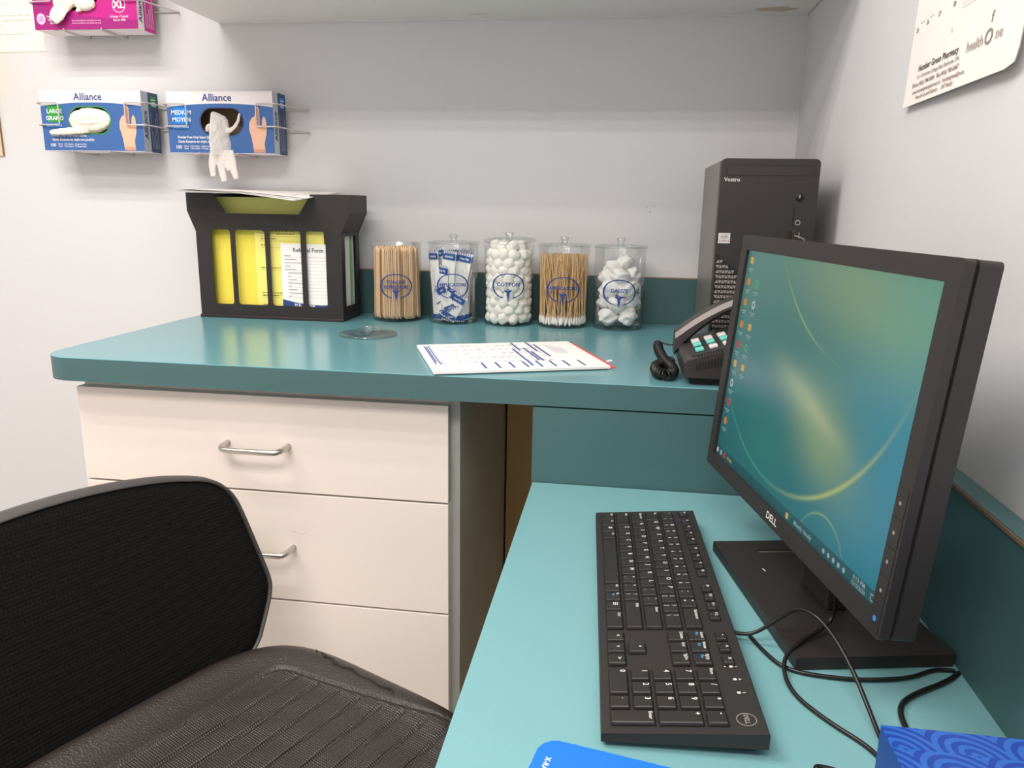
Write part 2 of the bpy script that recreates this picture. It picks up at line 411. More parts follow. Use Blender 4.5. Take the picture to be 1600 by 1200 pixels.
def glove_box(kind, loc, label):
    # local: x 0..BW, front face at y=0, depth to +y, z 0..BH
    t = thing('glove_box', label, 'glove box', loc, (0, 0, 0))
    main = mag if kind == 'xl' else boxblue
    M = FRONT
    b = MB()
    ox, oy, ow, oh = (0.105, 0.066, 0.100, 0.056)
    if kind == 'large': ox = 0.118
    if kind == 'medium': ox = 0.126
    b.holed([(0, 0), (BW, 0), (BW, BH), (0, BH)], [oval(ox, oy, ow, oh)], -0.0012, boxwhite if kind != 'xl' else mag, M)
    b.box((0, 0.0012, 0), (0.0012, BD, BH), main); b.box((BW-0.0012, 0.0012, 0), (BW, BD, BH), boxwhite)
    b.box((0.0012, 0.0012, 0), (BW-0.0012, BD, 0.0012), boxwhite); b.box((0.0012, 0.0012, BH-0.0012), (BW-0.0012, BD, BH), boxwhite)
    b.box((0.0012, BD-0.0012, 0.0012), (BW-0.0012, BD, BH-0.0012), boxin)
    b.box((0.0013, 0.0013, 0.0013), (BW-0.0013, 0.0018, 0.030), boxin)
    # printing on the front
    SD = Matrix(((0, 0, 1, BW+0.0002), (1, 0, 0, 0), (0, 1, 0, 0), (0, 0, 0, 1)))     # (u,v)->(y,z) on the right side
    if kind != 'xl':
        top = [(BW*i/12, 0.104-0.008*((i-6)/6)**2) for i in range(13)]
        b.holed([(0, 0.001)]+[(BW, 0.001)]+[top[12-i] for i in range(13)], [oval(ox, oy, ow+.0004, oh+.0004)], 0.0003, boxblue, M)
        b.text('Alliance', 0.0215, navy, M @ T((0.118, 0.1155, 0.0006)))
        tile = greenpr if kind == 'large' else cyanp
        b.quad(0.016, 0.062, 0.052, 0.098, tile, M, z=0.0006)
        for k, s in enumerate(('LARGE', 'GRAND') if kind == 'large' else ('MEDIUM', 'MOYEN')):
            b.text(s, 0.0125, white_ink, M @ T((0.033, 0.085-0.015*k, 0.0009)))
        b.quad(0.010, 0.051, 0.050, 0.059, cyanp, M, z=0.0006); b.text('VINYL / VINYLE', 0.0055, white_ink, M @ T((0.030, 0.055, 0.0009)))
        b.text('Powder Free Vinyl Exam Gloves', 0.0080, white_ink, M @ T((0.064, 0.0335, 0.0009)), sx=0.82)
        b.text("Gants d'examen en vinyle non poudrés", 0.0080, white_ink, M @ T((0.073, 0.0245, 0.0009)), sx=0.82)
        b.text('100', 0.0098, white_ink, M @ T((0.022, 0.0125, 0.0009)))
        for x, s1, s2 in ((0.040, 'Gloves', 'Gants'), (0.062, 'Non-Sterile', 'Non stérile'), (0.091, 'Single Use Only', 'À usage unique')):
            b.text(s1, 0.0042, white_ink, M @ T((x, 0.0148, 0.0009))); b.text(s2, 0.0042, white_ink, M @ T((x, 0.0100, 0.0009)))
        for x in (0.050, 0.076): b.quad(x, 0.0085, x+0.0005, 0.0165, white_ink, M, z=0.0009)
        hand_print(b, M, 0.208, 0.052)
        b.quad(BW-0.013, 0.001, BW, 0.092, boxblue, M, z=0.0004)
        # ring around the opening
        o1 = oval(ox, oy, ow+.004, oh+.004); o2 = oval(ox, oy, ow, oh)
        b.holed(o1, [o2], 0.0007, greenpr if kind == 'large' else navy, M)
        # right side
        b.quad(0.0, 0.0, BD, BH, boxgrey, SD, z=0); b.quad(0.026, 0.0, BD, BH, boxnavy, SD, z=0.0003)
        b.quad(0.034, 0.098, 0.056, 0.121, greenpr if kind == 'large' else cyanp, SD, z=0.0006)
        for k in range(3): b.quad(0.037, 0.101+.006*k, 0.053, 0.103+.006*k, white_ink, SD, z=0.0008)
        b.text('Alliance', 0.019, navy, SD @ T((0.012, 0.058, 0.0006)) @ RZ(90))
        for k in range(5): b.quad(0.032+k*0.0055, 0.008, 0.033+k*0.0055, 0.086-0.013*((k*3) % 4), boxgrey, SD, z=0.0006)
    else:
        b.poly([(0.0, 0.07), (0.012, 0.058), (0.05, 0.045), (0.11, 0.028), (0.19, 0.02), (0.245, 0.0175), (0.245, 0.001), (0, 0.001)], mat('dark_magenta_print', '#a01778', .45), M, z=0.0003)
        # XL roundel
        o1 = [(0.204+0.0150*cos(k*pi/16), 0.0475+0.0155*sin(k*pi/16)) for k in range(32)]; o2 = [(0.204+0.0140*cos(k*pi/16), 0.0475+0.0145*sin(k*pi/16)) for k in range(32)]
        b.holed(o1, [o2], 0.0008, white_ink, M)
        for dx in (0, .0006, .0012): b.text('XL', 0.0215, white_ink, M @ T((0.2034+dx, 0.0475, 0.0009+dx*.2)))
        b.text('X-Large / T-grand', 0.0058, white_ink, M @ T((0.203, 0.0245, 0.0009))); b.text('Cat no: 5006', 0.0055, white_ink, M @ T((0.203, 0.0175, 0.0009)))
        b.poly([(0.017+0.0105*cos(k*pi/12), 0.022+0.0115*sin(k*pi/12)) for k in range(24)], pinkm, M, z=0.0006)
        b.text('LATEX', 0.0042, mag, M @ T((0.017, 0.0245, 0.0009))); b.text('FREE', 0.0042, mag, M @ T((0.017, 0.019, 0.0009)))
        for k in range(3): b.text(('Powder Free', 'Vinyl Exam', 'Gloves')[k], 0.0058, white_ink, M @ T((0.046, 0.0265-0.0068*k, 0.0009)))
        for k in range(2): b.text('Recommended for non-sterile use only', 0.0043, pinkm, M @ T((0.125, 0.0175-0.0052*k, 0.0009)))
        b.text('Alliance', 0.022, navy, M @ T((0.118, 0.1155, 0.0006)))
        b.quad(0.0, 0.0, BD, BH, boxwhite, SD, z=0); b.quad(0.022, 0.0, BD, BH, mag, SD, z=0.0003)
        b.text('Alliance', 0.019, navy, SD @ T((0.011, 0.045, 0.0006)) @ RZ(90))
        for k in range(5): b.quad(0.028+k*0.0065, 0.008, 0.030+k*0.0065, 0.070-0.011*((k*3) % 4), pinkm, SD, z=0.0006)
    b.build('carton', t)
    b = MB(); b.box((0.04, 0.004, -0.0016), (0.16, 0.05, -0.0004), boxwhite); b.build('bottom_flap', t)
    return t
def wire_rack(loc, label):
    # local: same frame as the box; wires hug it and run to the wall (wall at y=0.09)
    t = thing('glove_box_rack', label, 'wire rack', loc, group='wire racks holding the glove boxes')
    y1 = 0.0885
    for sgn in (-1, 1):
        b = MB()
        xe = 0 if sgn < 0 else BW
        z1, z2 = 0.103, 0.056
        i_, o_ = (0.048, -0.010) if sgn < 0 else (BW-0.036, BW+0.012)
        far = -0.030 if sgn < 0 else BW+0.045
        for z in (z1, z2): pass
        b.tube([(far, y1, z1-0.004), (far, y1-0.012, z1-0.006), (o_, 0.010, z1), (o_-0.004*sgn, -0.006, z1), (i_+.006*sgn, -0.0065, z1), (i_, -0.0065, z1-.001), (i_, -0.0065, z1-.008), (i_, -0.0065, z2+.008), (i_, -.0065, z2+.001), (i_+.006*sgn, -0.0065, z2), (o_-0.004*sgn, -0.006, z2), (o_, 0.010, z2), (far, y1-0.012, z2-0.006), (far, y1, z2-0.004)], 0.0017, wirem, n=8, smooth_path=2)
        b.build('side_wire', t)
    for x in (0.075, 0.165):
        b = MB(); b.tube([(x, y1, 0.03), (x, 0.08, 0.022), (x+.002, 0.0785, -0.0034), (x+0.002, 0.072, -0.0048), (x-0.004, 0.006, -0.0040), (x-0.004, -0.004, -0.0030), (x-.004, -.0045, .0015)], 0.0016, wirem, n=8, smooth_path=1); b.build('bottom_wire', t)
    b = MB(); b.tube([(-0.030, y1-.001, 0.10), (BW+0.045, y1-.001, 0.10)], 0.0017, wirem, n=8)
    b.tube([(-0.030, y1-.001, 0.052), (BW+0.045, y1-.001, 0.052)], 0.0017, wirem, n=8); b.build('wall_bar', t)
    return t
def blobglove(name, label, loc, pieces, m, group=None, vox=0.0016):
    b = MB()
    for kind, a in pieces:
        if kind == 'e': c, r, sc = a; b.ico(c, r, m, 2, sc)
        else: pts, rr, fl = a; b.tube(pts, rr, m, n=12, smooth_path=2, flat=fl)
    o = b.build(name, loc=loc)
    md = o.modifiers.new('Remesh', 'REMESH'); md.mode = 'VOXEL'; md.voxel_size = vox; md.use_smooth_shade = True
    sm = o.modifiers.new('Smooth', 'SMOOTH'); sm.iterations = 4; sm.factor = 0.6
    tx = bpy.data.textures.get('folds') or bpy.data.textures.new('folds', 'CLOUDS'); tx.noise_scale = 0.014
    dm = o.modifiers.new('Folds', 'DISPLACE'); dm.texture = tx; dm.strength = 0.003; dm.mid_level = 0.5
    return tag(o, label, 'glove', group)
FX = (1, 0.35, (1, 0, 0))
LG = (-1.6575, -0.09, 0.5115); MD = (-1.3520, -0.09, 0.5090); XLG = (-1.6480, -0.09, 0.7660)
glove_box('large', LG, 'blue and white glove box with green LARGE label, lower left on the wall')
glove_box('medium', MD, 'blue and white glove box with bright blue MEDIUM label, above the black file holder')
glove_box('xl', XLG, 'magenta XL glove box cut by the top edge of the picture')
wire_rack(LG, 'white wire rack holding the glove box with green label')
wire_rack(MD, 'white wire rack holding the glove box with blue label')
wire_rack(XLG, 'white wire rack holding the magenta glove box')
blobglove('vinyl_glove', 'cream vinyl glove bulging from the green LARGE glove box', LG, [
    ('e', ((0.118, 0.006, 0.066), 0.01, (5.0, 1.3, 2.9))), ('e', ((0.098, 0.0, 0.066), 0.01, (3.2, 1.0, 2.3))), ('e', ((0.140, 0.0, 0.067), 0.01, (3.0, 1.0, 2.3))), ('e', ((0.122, -0.003, 0.054), 0.01, (3.8, .7, 1.2))),
    ('t', ([(0.085, -0.004, 0.074), (0.11, -0.008, 0.072), (0.15, -0.006, 0.076)], [0.003, 0.004, 0.003], (1, 1, (0, 1, 0)))), ('t', ([(0.09, -0.006, 0.062), (0.12, -0.010, 0.058), (0.155, -0.006, 0.064)], [0.003, 0.004, 0.003], (1, 1, (0, 1, 0)))),
    ('t', ([(0.115, -0.002, 0.048), (0.085, -0.008, 0.043), (0.050, -0.010, 0.041), (0.024, -0.009, 0.039)], [0.010, 0.0085, 0.0075, 0.005], (0.5, 1, (0, 1, 0))))], latex)
blobglove('vinyl_glove', 'sheer white vinyl glove hanging fingers down from the MEDIUM glove box', MD, [
    ('t', ([(0.120, 0.012, 0.076), (0.122, -0.002, 0.082), (0.126, -0.010, 0.064), (0.126, -0.013, 0.040), (0.128, -0.013, 0.012), (0.129, -0.012, -0.004)], [0.012, 0.018, 0.0205, 0.0235, 0.025, 0.023], (0.20, 1, (0, 1, 0)))),
    ('t', ([(0.112, 0.004, 0.052), (0.098, -0.006, 0.058), (0.094, -0.006, 0.044)], [0.007, 0.007, 0.004], (0.6, 1, (0, 1, 0)))),
    ('t', ([(0.130, 0.0, 0.046), (0.150, -0.005, 0.048), (0.164, -0.004, 0.062), (0.171, -0.004, 0.084)], [0.006, 0.005, 0.004, 0.0025], (0.6, 1, (0, 1, 0)))),
    ('t', ([(0.112, -0.012, 0.006), (0.104, -0.012, -0.02), (0.104, -0.012, -0.050)], [0.0105, 0.0095, 0.006], (0.5, 1, (0, 1, 0)))),
    ('t', ([(0.124, -0.012, 0.002), (0.124, -0.010, -0.03), (0.130, -0.012, -0.060)], [0.0100, 0.0095, 0.0065], (0.6, 1, (0, 1, 0)))),
    ('t', ([(0.137, -0.012, 0.002), (0.142, -0.011, -0.022), (0.146, -0.014, -0.036)], [0.0100, 0.0100, 0.008], (0.5, 1, (0, 1, 0)))),
    ('t', ([(0.146, -0.012, 0.006), (0.152, -0.012, -0.028), (0.158, -0.012, -0.055)], [0.0105, 0.0100, 0.006], (0.5, 1, (0, 1, 0))))], latex2, vox=0.0013)
blobglove('vinyl_glove', 'cream vinyl glove drooping out of the magenta glove box', XLG, [
    ('e', ((0.100, 0.0, 0.070), 0.01, (4.5, 1.2, 2.6))), ('e', ((0.078, -0.006, 0.052), 0.01, (2.5, 1.0, 1.9))), ('e', ((0.128, -0.004, 0.050), 0.01, (2.5, 1.0, 1.5))),
    ('t', ([(0.085, -0.006, 0.050), (0.072, -0.012, 0.036), (0.062, -0.012, 0.024), (0.054, -0.012, 0.015)], [0.014, 0.017, 0.016, 0.011], (0.3, 1, (0, 1, 0)))),
    ('t', ([(0.112, -0.004, 0.040), (0.114, -0.006, 0.034)], [0.009, 0.006], (0.5, 1, (0, 1, 0))))], latex)

# ---------------------------------------------------------------- papers on the wall
b = MB(); b.box((0, 0, 0), (0.215, 0.0008, 0.279), cream)
for z, x0, x1 in ((.128, .02, .19), (.115, .02, .2), (.102, .02, .14), (.078, .02, .2), (.067, .02, .195), (.056, .02, .11), (.038, .02, .185)):
    x = x0
    while x < x1-0.012:
        l = random.uniform(0.006, 0.018); b.quad(x, z, min(x+l, x1), z+0.0014, inkl, FRONT); x += l+0.003
tag(b.build('notice_sheet', loc=(-1.912, -0.0012, 0.736), rot=(0, radians(-0.9), 0)), 'white printed notice sheet on the wall behind the magenta glove box', 'paper')
b = MB(); b.box((0, 0, 0), (0.215, 0.004, 0.145), mat('tan_card', '#e3cba9', .7)); b.quad(0.002, 0.002, 0.213, 0.143, MC['tan_card'], FRONT); b.box((0.2138, -0.0006, 0), (0.2152, 0.004, 0.145), brownedge)
tag(b.build('wall_card', loc=(-2.0535, -0.0045, 0.5040)), 'tan card on the wall at the left edge of the picture', 'card')
# yellow sheet added mostly outside the frame to bounce yellow onto the wall
b = MB(); b.box((0, 0, 0), (0.12, 0.0015, 0.16), yellow, M=RZ(-62))
tag(b.build('yellow_sheet', loc=(-1.905, -0.004, 0.600)), 'yellow sheet added just past the left edge to bounce yellow onto the wall', 'paper')

# calendar on the right wall, its lower end standing a little off the wall
b = MB(); CW, CHh = 0.2985, 0.30
MCAL = Matrix(((0, 0, -1, 0), (-1, 0, 0, 0), (0, 1, 0, 0), (0, 0, 0, 1)))   # (u,v,n)->(-n, -u, v)
def calwarp(v):
    k = max(0, 1-v[1]/0.3); return (v[0], v[1], v[2]+0.001+0.009*k*k*(0.6+0.4*v[0]/0.28))
NU, NV = 14, 20; vs = []; fs = []
outline = rrect(0, 0, 0.268, CHh, 0.012)
def incal(u): return 0
for j in range(NV+1):
    for i in range(NU+1):
        u = 0.298*i/NU; v = CHh*j/NV
        if j == 0 and i == NU: u -= 0.0035; v += 0.0035
        if i == NU and j == 1: pass
        vs.append((u, v, 0.0))
for j in range(NV):
    for i in range(NU): a = j*(NU+1)+i; fs.append((a, a+1, a+NU+2, a+NU+1))
n0 = len(vs); vs2 = vs+[(x, y, -0.0008) for x, y, z in vs]; fs2 = fs+[tuple(n0+k for k in reversed(f)) for f in fs]
b.add(vs2, fs2, calpaper, MCAL, True, calwarp)
# writing (u grows towards the camera)
def ct(s, size, u, v, m, sx=1.0): b.text(s, size, m, MCAL @ T((0, 0, 0)), warp=lambda p: calwarp((p[0]*sx+u, p[1]+v, 0.0006)))
CTX = 1.12
def ct(s, size, u, v, m, sx=1.0): b.text(s, size, m, MCAL @ T((0, 0, 0)), warp=lambda p: calwarp((p[0]*sx*1.08+u*1.08, p[1]+v, 0.0006)))
ct('Humber Green Pharmacy', 0.0105, 0.090, 0.0400, inkk)
ct('10 - 10 Humber College Blvd, Etobicoke, ON', 0.0062, 0.092, 0.0305, MC['mid_grey_ink']); ct('Phone (416) 744-0404   Fax (416) 740-6467', 0.0072, 0.088, 0.0220, calink)
ct('www.humbergreenpharmacy.ca   humbergreen@rx.ca', 0.0064, 0.098, 0.0140, calink); ct('Free pick up and Delivery      24/7 Health', 0.0062, 0.092, 0.0070, calink)
ct('health', 0.0150, 0.182, 0.037, inkl); ct('O', 0.0210, 0.211, 0.037, mat('mid_grey_ink', '#8e8a88', .7)); ct('ne', 0.0150, 0.232, 0.037, inkl); ct('f', 0.0150, 0.212, 0.055, MC['mid_grey_ink'])
for s, u, v in (('25', 0.012, .088), ('26', .042, .0905), ('27', .075, .0915), ('28', .113, .0920), ('1', .118, .0640)): ct(s, 0.0068, u, v, inkk)
for k in range(3): b.quad(0.145, 0.082+0.004*k, 0.180, 0.0825+0.004*k, inkl, MCAL, warp=lambda p: calwarp((p[0], p[1], 0.0006)))
for u in (.020, .050): b.quad(u, 0.0945, u+.014, 0.0952, inkl, MCAL, warp=lambda p: calwarp((p[0], p[1], 0.0006)))
tag(b.build('wall_calendar', loc=(-0.0005, -0.663, 0.5355), rot=(radians(-0.3), 0, 0)), 'white calendar sheet with pharmacy address hanging on the right wall', 'calendar')

# ---------------------------------------------------------------- file holder with papers
TL = (-1.2590, -0.170, HC)
t = thing('file_holder', 'black plastic file holder with slotted front on the teal counter', 'file holder', TL)
TW, TD, TH = 0.3255, 0.112, 0.266
outer = [(0, 0), (TW, 0), (TW, 0.185), (TW+0.020, 0.228), (TW+0.020, TH), (0.262, TH), (0.235, 0.224), (0.070, 0.224), (0.043, TH), (-0.017, TH), (-0.017, 0.228), (0, 0.185)]
holes = [rrect(a, 0.030, c, 0.190, 0.006, 3) for a, c in ((0.034, 0.078), (0.088, 0.156), (0.166, 0.236), (0.247, 0.291))]
b = MB(); b.holed(outer, holes, 0.0035, trayb, M=FRONT @ T((0, 0, -0.0035))); b.box((-0.002, -0.003, 0), (TW+.002, 0.0, 0.006), trayb, r=0.001); b.build('front_panel', t)
b = MB(); b.holed([(0, 0), (TW, 0), (TW, 0.185), (TW+0.020, 0.228), (TW+0.020, TH), (-0.017, TH), (-0.017, 0.228), (0, 0.185)], [], 0.0035, trayb, M=T((0, TD, 0)) @ FRONT); b.build('back_panel', t)
for sd in (0, 1):
    b = MB(); x = TW-0.0036 if sd else 0.0001
    S = Matrix(((0, 0, 1, x), (1, 0, 0, 0.0036), (0, 1, 0, 0), (0, 0, 0, 1)))
    wd = TD-0.0073
    b.holed([(0, 0.0), (wd, 0.0), (wd, 0.186), (0, 0.186)], [rrect(0.018, 0.030, wd-0.018, 0.180, 0.004, 3)], 0.0035, trayb, S)
    sg = 1 if sd else -1; x0 = x if not sd else TW-0.0036
    xf = (TW+0.016) if sd else -0.0165
    xs_ = [x0, xf]
    b.add([(x0, 0.0036, 0.1865), (x0, 0.0036+wd, 0.1865), (xf, 0.0036+wd, 0.228), (xf, 0.0036, 0.228), (x0+0.0035, 0.0036, 0.1865), (x0+.0035, 0.0036+wd, 0.1865), (xf+.0035, 0.0036+wd, 0.228), (xf+.0035, 0.0036, 0.228)], [(0, 1, 2, 3), (7, 6, 5, 4), (0, 3, 7, 4), (1, 5, 6, 2), (3, 2, 6, 7), (0, 4, 5, 1)], trayb)
    b.box((xf, 0.0036, 0.228), (xf+0.0035, 0.0036+wd, TH), trayb)
    b.build('side_panel', t)
b = MB(); b.box((0.0, 0.0, 0.0), (TW, TD, 0.004), trayb); b.build('base', t)
def sheet(name, label, cat, x0, x1, y, z1, m, extra=None, group=None, bulge=0.0, z0=0.0055, th=0.0008):
    b = MB(); n = 10
    vs = []; fs = []
    for k in range(n+1):
        x = (x1-x0)*k/n; yy = -bulge*sin(pi*k/n)
        vs += [(x, yy, 0), (x, yy, z1-z0), (x, yy+th, 0), (x, yy+th, z1-z0)]
    for k in range(n):
        a = 4*k; fs += [(a, a+4, a+5, a+1), (a+2, a+3, a+7, a+6), (a+1, a+5, a+7, a+3), (a, a+2, a+6, a+4)]
    fs += [(0, 1, 3, 2), (4*n, 4*n+2, 4*n+3, 4*n+1)]
    b.add(vs, fs, m, smooth=False)
    if extra: extra(b, lambda p: (p[0], p[1], p[2]+bulge*sin(pi*max(0, min(1, p[0]/(x1-x0))))))
    return tag(b.build(name, loc=(TL[0]+x0, TL[1]+y, TL[2]+z0)), label, cat, group)
def ref_print(b, wp):
    W_ = 0.125; Hh = 0.158
    b.text('Referral Form', 0.0120, inkk, FRONT @ T((0.0, 0, 0)), warp=lambda p: wp((p[0]+0.062, p[1]+Hh-0.014, .0004)))
    for k in range(16):
        z = Hh-0.029-k*0.0072
        if z < 0.040: break
        b.quad(0.018 if 5 <= k < 12 else 0.008, z, 0.118, z+0.0005, inkl, FRONT, warp=wp)
        b.quad(0.008 if k < 5 or k > 12 else 0.014, z+0.002, 0.022+0.012*((k*7) % 3), z+0.0034, MC['mid_grey_ink'], FRONT, warp=wp)
    b.poly([(0, 0.001), (0.125, 0.001), (0.125, 0.0310), (0.09, 0.0275), (0.06, 0.0285), (0.03, 0.0320), (0, 0.0385)], navy, FRONT, warp=wp)
    b.text('M.R. Medical', 0.009, white_ink, FRONT, warp=lambda p: wp((p[0]+0.050, p[1]+0.0265, .0008)))
def yel_print(b, wp):
    for k, (z, a, c) in enumerate(((.182, .018, .10), (.176, .05, .09), (.166, .014, .05), (.152, .014, .03), (.104, .012, .06), (.050, .012, .06), (.044, .012, .05), (.024, .012, .03))):
        x = a
        while x < c:
            l = random.uniform(.003, .009); b.quad(x, z, min(x+l, c), z+0.0018, mat('brown_ink', '#7a6c2c', .7), FRONT, warp=wp); x += l+.0015
        b.quad(.012, z-.004, .12, z-.0036, MC['brown_ink'], FRONT, warp=wp)
sheet('referral_form', 'white referral form with navy footer in the right half of the file holder', 'form', 0.1865, 0.3115, 0.0085, 0.163, paper, ref_print)
sheet('yellow_form', 'yellow printed form behind the referral form in the file holder', 'form', 0.127, 0.283, 0.0125, 0.206, yellow_l, yel_print)
sheet('yellow_folder', 'olive yellow folder showing in the top notch of the black file holder', 'folder', 0.010, 0.316, 0.0290, 0.258, yfold)
sheet('yellow_sheet', 'yellow sheet behind the two left slots of the file holder', 'paper', 0.012, 0.200, 0.0225, 0.200, yellow, bulge=0.006)
for k in range(9):
    m_ = greenp if k in (5, 6) else paper
    sheet('filed_sheet', 'green sheet standing in the back of the black file holder' if k in (5, 6) else 'white sheet standing upright inside the right end of the file holder', 'paper', 0.03+0.002*k, 0.3190-0.0006*(k % 3), 0.037+0.0072*k, 0.190+0.004*(k % 3), m_, group='green sheets filed upright in the black holder' if k in (5, 6) else 'white sheets filed upright in the black holder', th=0.002)
# sheets lying across the top
def red_print(b, wp):
    pass
for k in range(3):
    b = MB(); n = 14; vs = []; fs = []
    Wp, Dp = 0.279, 0.200
    for i in range(n+1):
        for j in range(n+1):
            u, v = i/n, j/n
            sag = -0.014*max(0, u-.45)**1.4*(1-v)*2.0-0.002*(1-v)
            vs.append((Wp*u, Dp*v, sag+0.0008*sin(5*u+k)))
    for i in range(n):
        for j in range(n): a = i*(n+1)+j; fs.append((a, a+n+1, a+n+2, a+1))
    m0 = len(vs); vs2 = vs+[(x, y, z-0.0007) for x, y, z in vs]; fs2 = fs+[tuple(m0+q for q in reversed(f)) for f in fs]
    b.add(vs2, fs2, paper, None, True)
    for i in range(n): 
        for (a, c_, s_) in ((i, i+1, 1),):
            pass
    if k == 2:
        wpf = lambda p: (p[0], p[1], -0.014*max(0, p[0]/Wp-.45)**1.4*(1-p[1]/Dp)*2.0-0.002*(1-p[1]/Dp)+0.0008*sin(5*p[0]/Wp+k)+.0006)
        for u0 in (.02, .075, .13, .185, .24):
            for j in range(8): b.quad(u0, .01+.022*j, u0+.0014, .032+.022*j, redl, warp=wpf)
        for v0 in (.03, .06, .11, .15):
            for i in range(10): b.quad(.015+.025*i, v0, .04+.025*i, v0+.001, redl, warp=wpf)
        b.quad(.018, .008, .032, .018, redp, warp=wpf)
    o = b.build('loose_form', loc=(-1.278+0.005*k, -0.226+0.006*k, HC+TH+0.0042+0.0016*k), rot=(radians(0.8), radians(0.6), radians(-5+2.5*k)))
    tag(o, ('white sheet lying lowest across the top of the file holder', 'white sheet in the middle of the pile across the file holder', 'white form with red ruled lines topmost across the file holder')[k], 'form', 'loose forms on top of the file holder')

# ---------------------------------------------------------------- jars
JR = 0.0535
JH = 0.168
jars = [(-0.8350, 'TONGUE\nDEPRESSORS', 'clear jar of tongue depressors, lidless, leftmost of the five jars', 0.078, 14),
        (-0.7080, 'APPLICATORS', 'clear jar of blue and white wrapped applicators, second jar from left', 0.082, 10),
        (-0.5865, 'COTTON', 'clear jar full of cotton balls marked COTTON', 0.086, 7),
        (-0.4690, 'APPLICATORS', 'clear jar of bare wooden applicators, second jar from right', 0.082, 4),
        (-0.3510, 'GAUZE', 'clear jar of crumpled gauze marked GAUZE, rightmost jar', 0.080, 1)]
JY = -0.098
def bend(x, y, z, zc): a = x/(JR+0.0006); return ((JR+0.0006+z)*sin(a), -(JR+0.0006+z)*cos(a), y+zc)
def jar_label(b, txt, zc):
    wp = lambda p: bend(p[0], p[1], p[2], zc)
    n = 48
    for i in range(n):
        a0, a1 = 2*pi*i/n, 2*pi*(i+1)/n
        if 1.5*pi-0.20 < (a0+a1)/2 < 1.5*pi+0.20: continue
        def th(a): return 0.0014+0.0034*abs(cos(a))**2 if cos(a) < 0 else 0.0014+0.0018*abs(cos(a))
        q = []
        for a, s in ((a0, 0), (a1, 0), (a1, 1), (a0, 1)):
            q.append(((0.0365-s*th(a))*cos(a), (0.0265-s*0.0020)*sin(a), 0))
        b.add(q, [(0, 1, 2, 3)], labelblue, warp=wp)
    lines_ = txt.split('\n'); sz = 0.0115 if len(txt) < 9 else 0.0098
    for k, l in enumerate(lines_):
        yy = (0.0030 if len(lines_) == 1 else 0.0085-0.0105*k)
        for d in (0, 0.0004): b.text(l, sz, labelblue, None, warp=lambda p: wp((p[0]+d, p[1]+yy, 0.0001+d*.2)), sx=0.98)
    # winged staff
    y0 = -0.0105
    for s in (-1, 1):
        b.poly([(0, y0+.001), (s*.003, y0+.0025), (s*.0085, y0+.002), (s*.0078, y0+.0002), (s*.006, y0-.0012), (s*.0044, y0-.0022), (s*.002, y0-.003), (0, y0-.003)][::s], labelblue, warp=wp)
        pts = []
        for k in range(7): w_ = 0.0046*(1-k/7.5)*(1 if k % 2 == 0 else 0.55); pts.append((s*w_, y0-.003-.0026*k))
        b.poly(([(0, y0-.003)]+pts+[(0, y0-.0225)])[::s], labelblue, warp=wp)
    b.poly([(.0016*cos(k*pi/5), y0+.0038+.0016*sin(k*pi/5)) for k in range(10)], labelblue, warp=wp)
def jar_lid(parent_or_loc, label=None, tilt=None):
    def geo(b):
        b.lathe([(0.0, 0), (0.0545, 0), (0.0555, 0.001), (0.0555, 0.003), (0.0545, 0.004), (0.0, 0.004)], acryl_lid, 48)
        return b
    def knob(b):
        b.lathe([(0.007, 0.0042), (0.007, 0.013), (0.0095, 0.0145), (0.0095, 0.0185), (0.0075, 0.0195), (0.0, 0.0195)], acryl_lid, 24); return b
    return geo, knob
roots = []
for i, (x, txt, lab, zc, rz) in enumerate(jars):
    t = thing('jar', lab, 'jar', (x, JY, HC), (0, 0, radians(rz)), 'clear labelled jars in a row on the counter'); roots.append(t)
    b = MB(); b.lathe([(0.0, 0.0015), (0.050, 0.0), (0.0520, 0.0015), (0.0530, 0.004), (JR, JH-0.003), (JR+0.001, JH-0.0015), (JR+0.001, JH), (JR-0.0015, JH+0.0003)], acryl, 56)
    b.build('jar_body', t)
    b = MB(); jar_label(b, txt, zc); b.build('label_print', t)
lidg, knobg = jar_lid(None)
lid0 = None
for k, (x, lab, dz, tl) in enumerate(((-0.7080, 'clear round lid on the jar of wrapped applicators', 0, (0, 0)), (-0.5865, 'clear round lid tilted up by the cotton balls beneath it', 0.007, (4.5, -1)), (-0.4690, 'clear round lid on the jar of bare wooden applicators', 0, (0, 0)), (-0.3510, 'clear round lid on the gauze jar', 0, (0, 0)), (-0.8290, 'clear round lid lying loose on the counter in front of the jars', None, (0, 0)))):
    if lid0 is None:
        lid0 = thing('acrylic_lid', lab, 'lid', group='clear round lids'); b = MB(); lidg(b); b.build('disc', lid0); b = MB(); knobg(b); b.build('knob', lid0); o = lid0
    else: o = copy_tree(lid0); o['label'] = lab
    o.location = (x, JY, HC+JH+0.0006+(dz or 0)) if dz is not None else (-0.8285, -0.3180, HC+0.0004)
    o.rotation_euler = (radians(tl[0]), radians(tl[1]), 0)
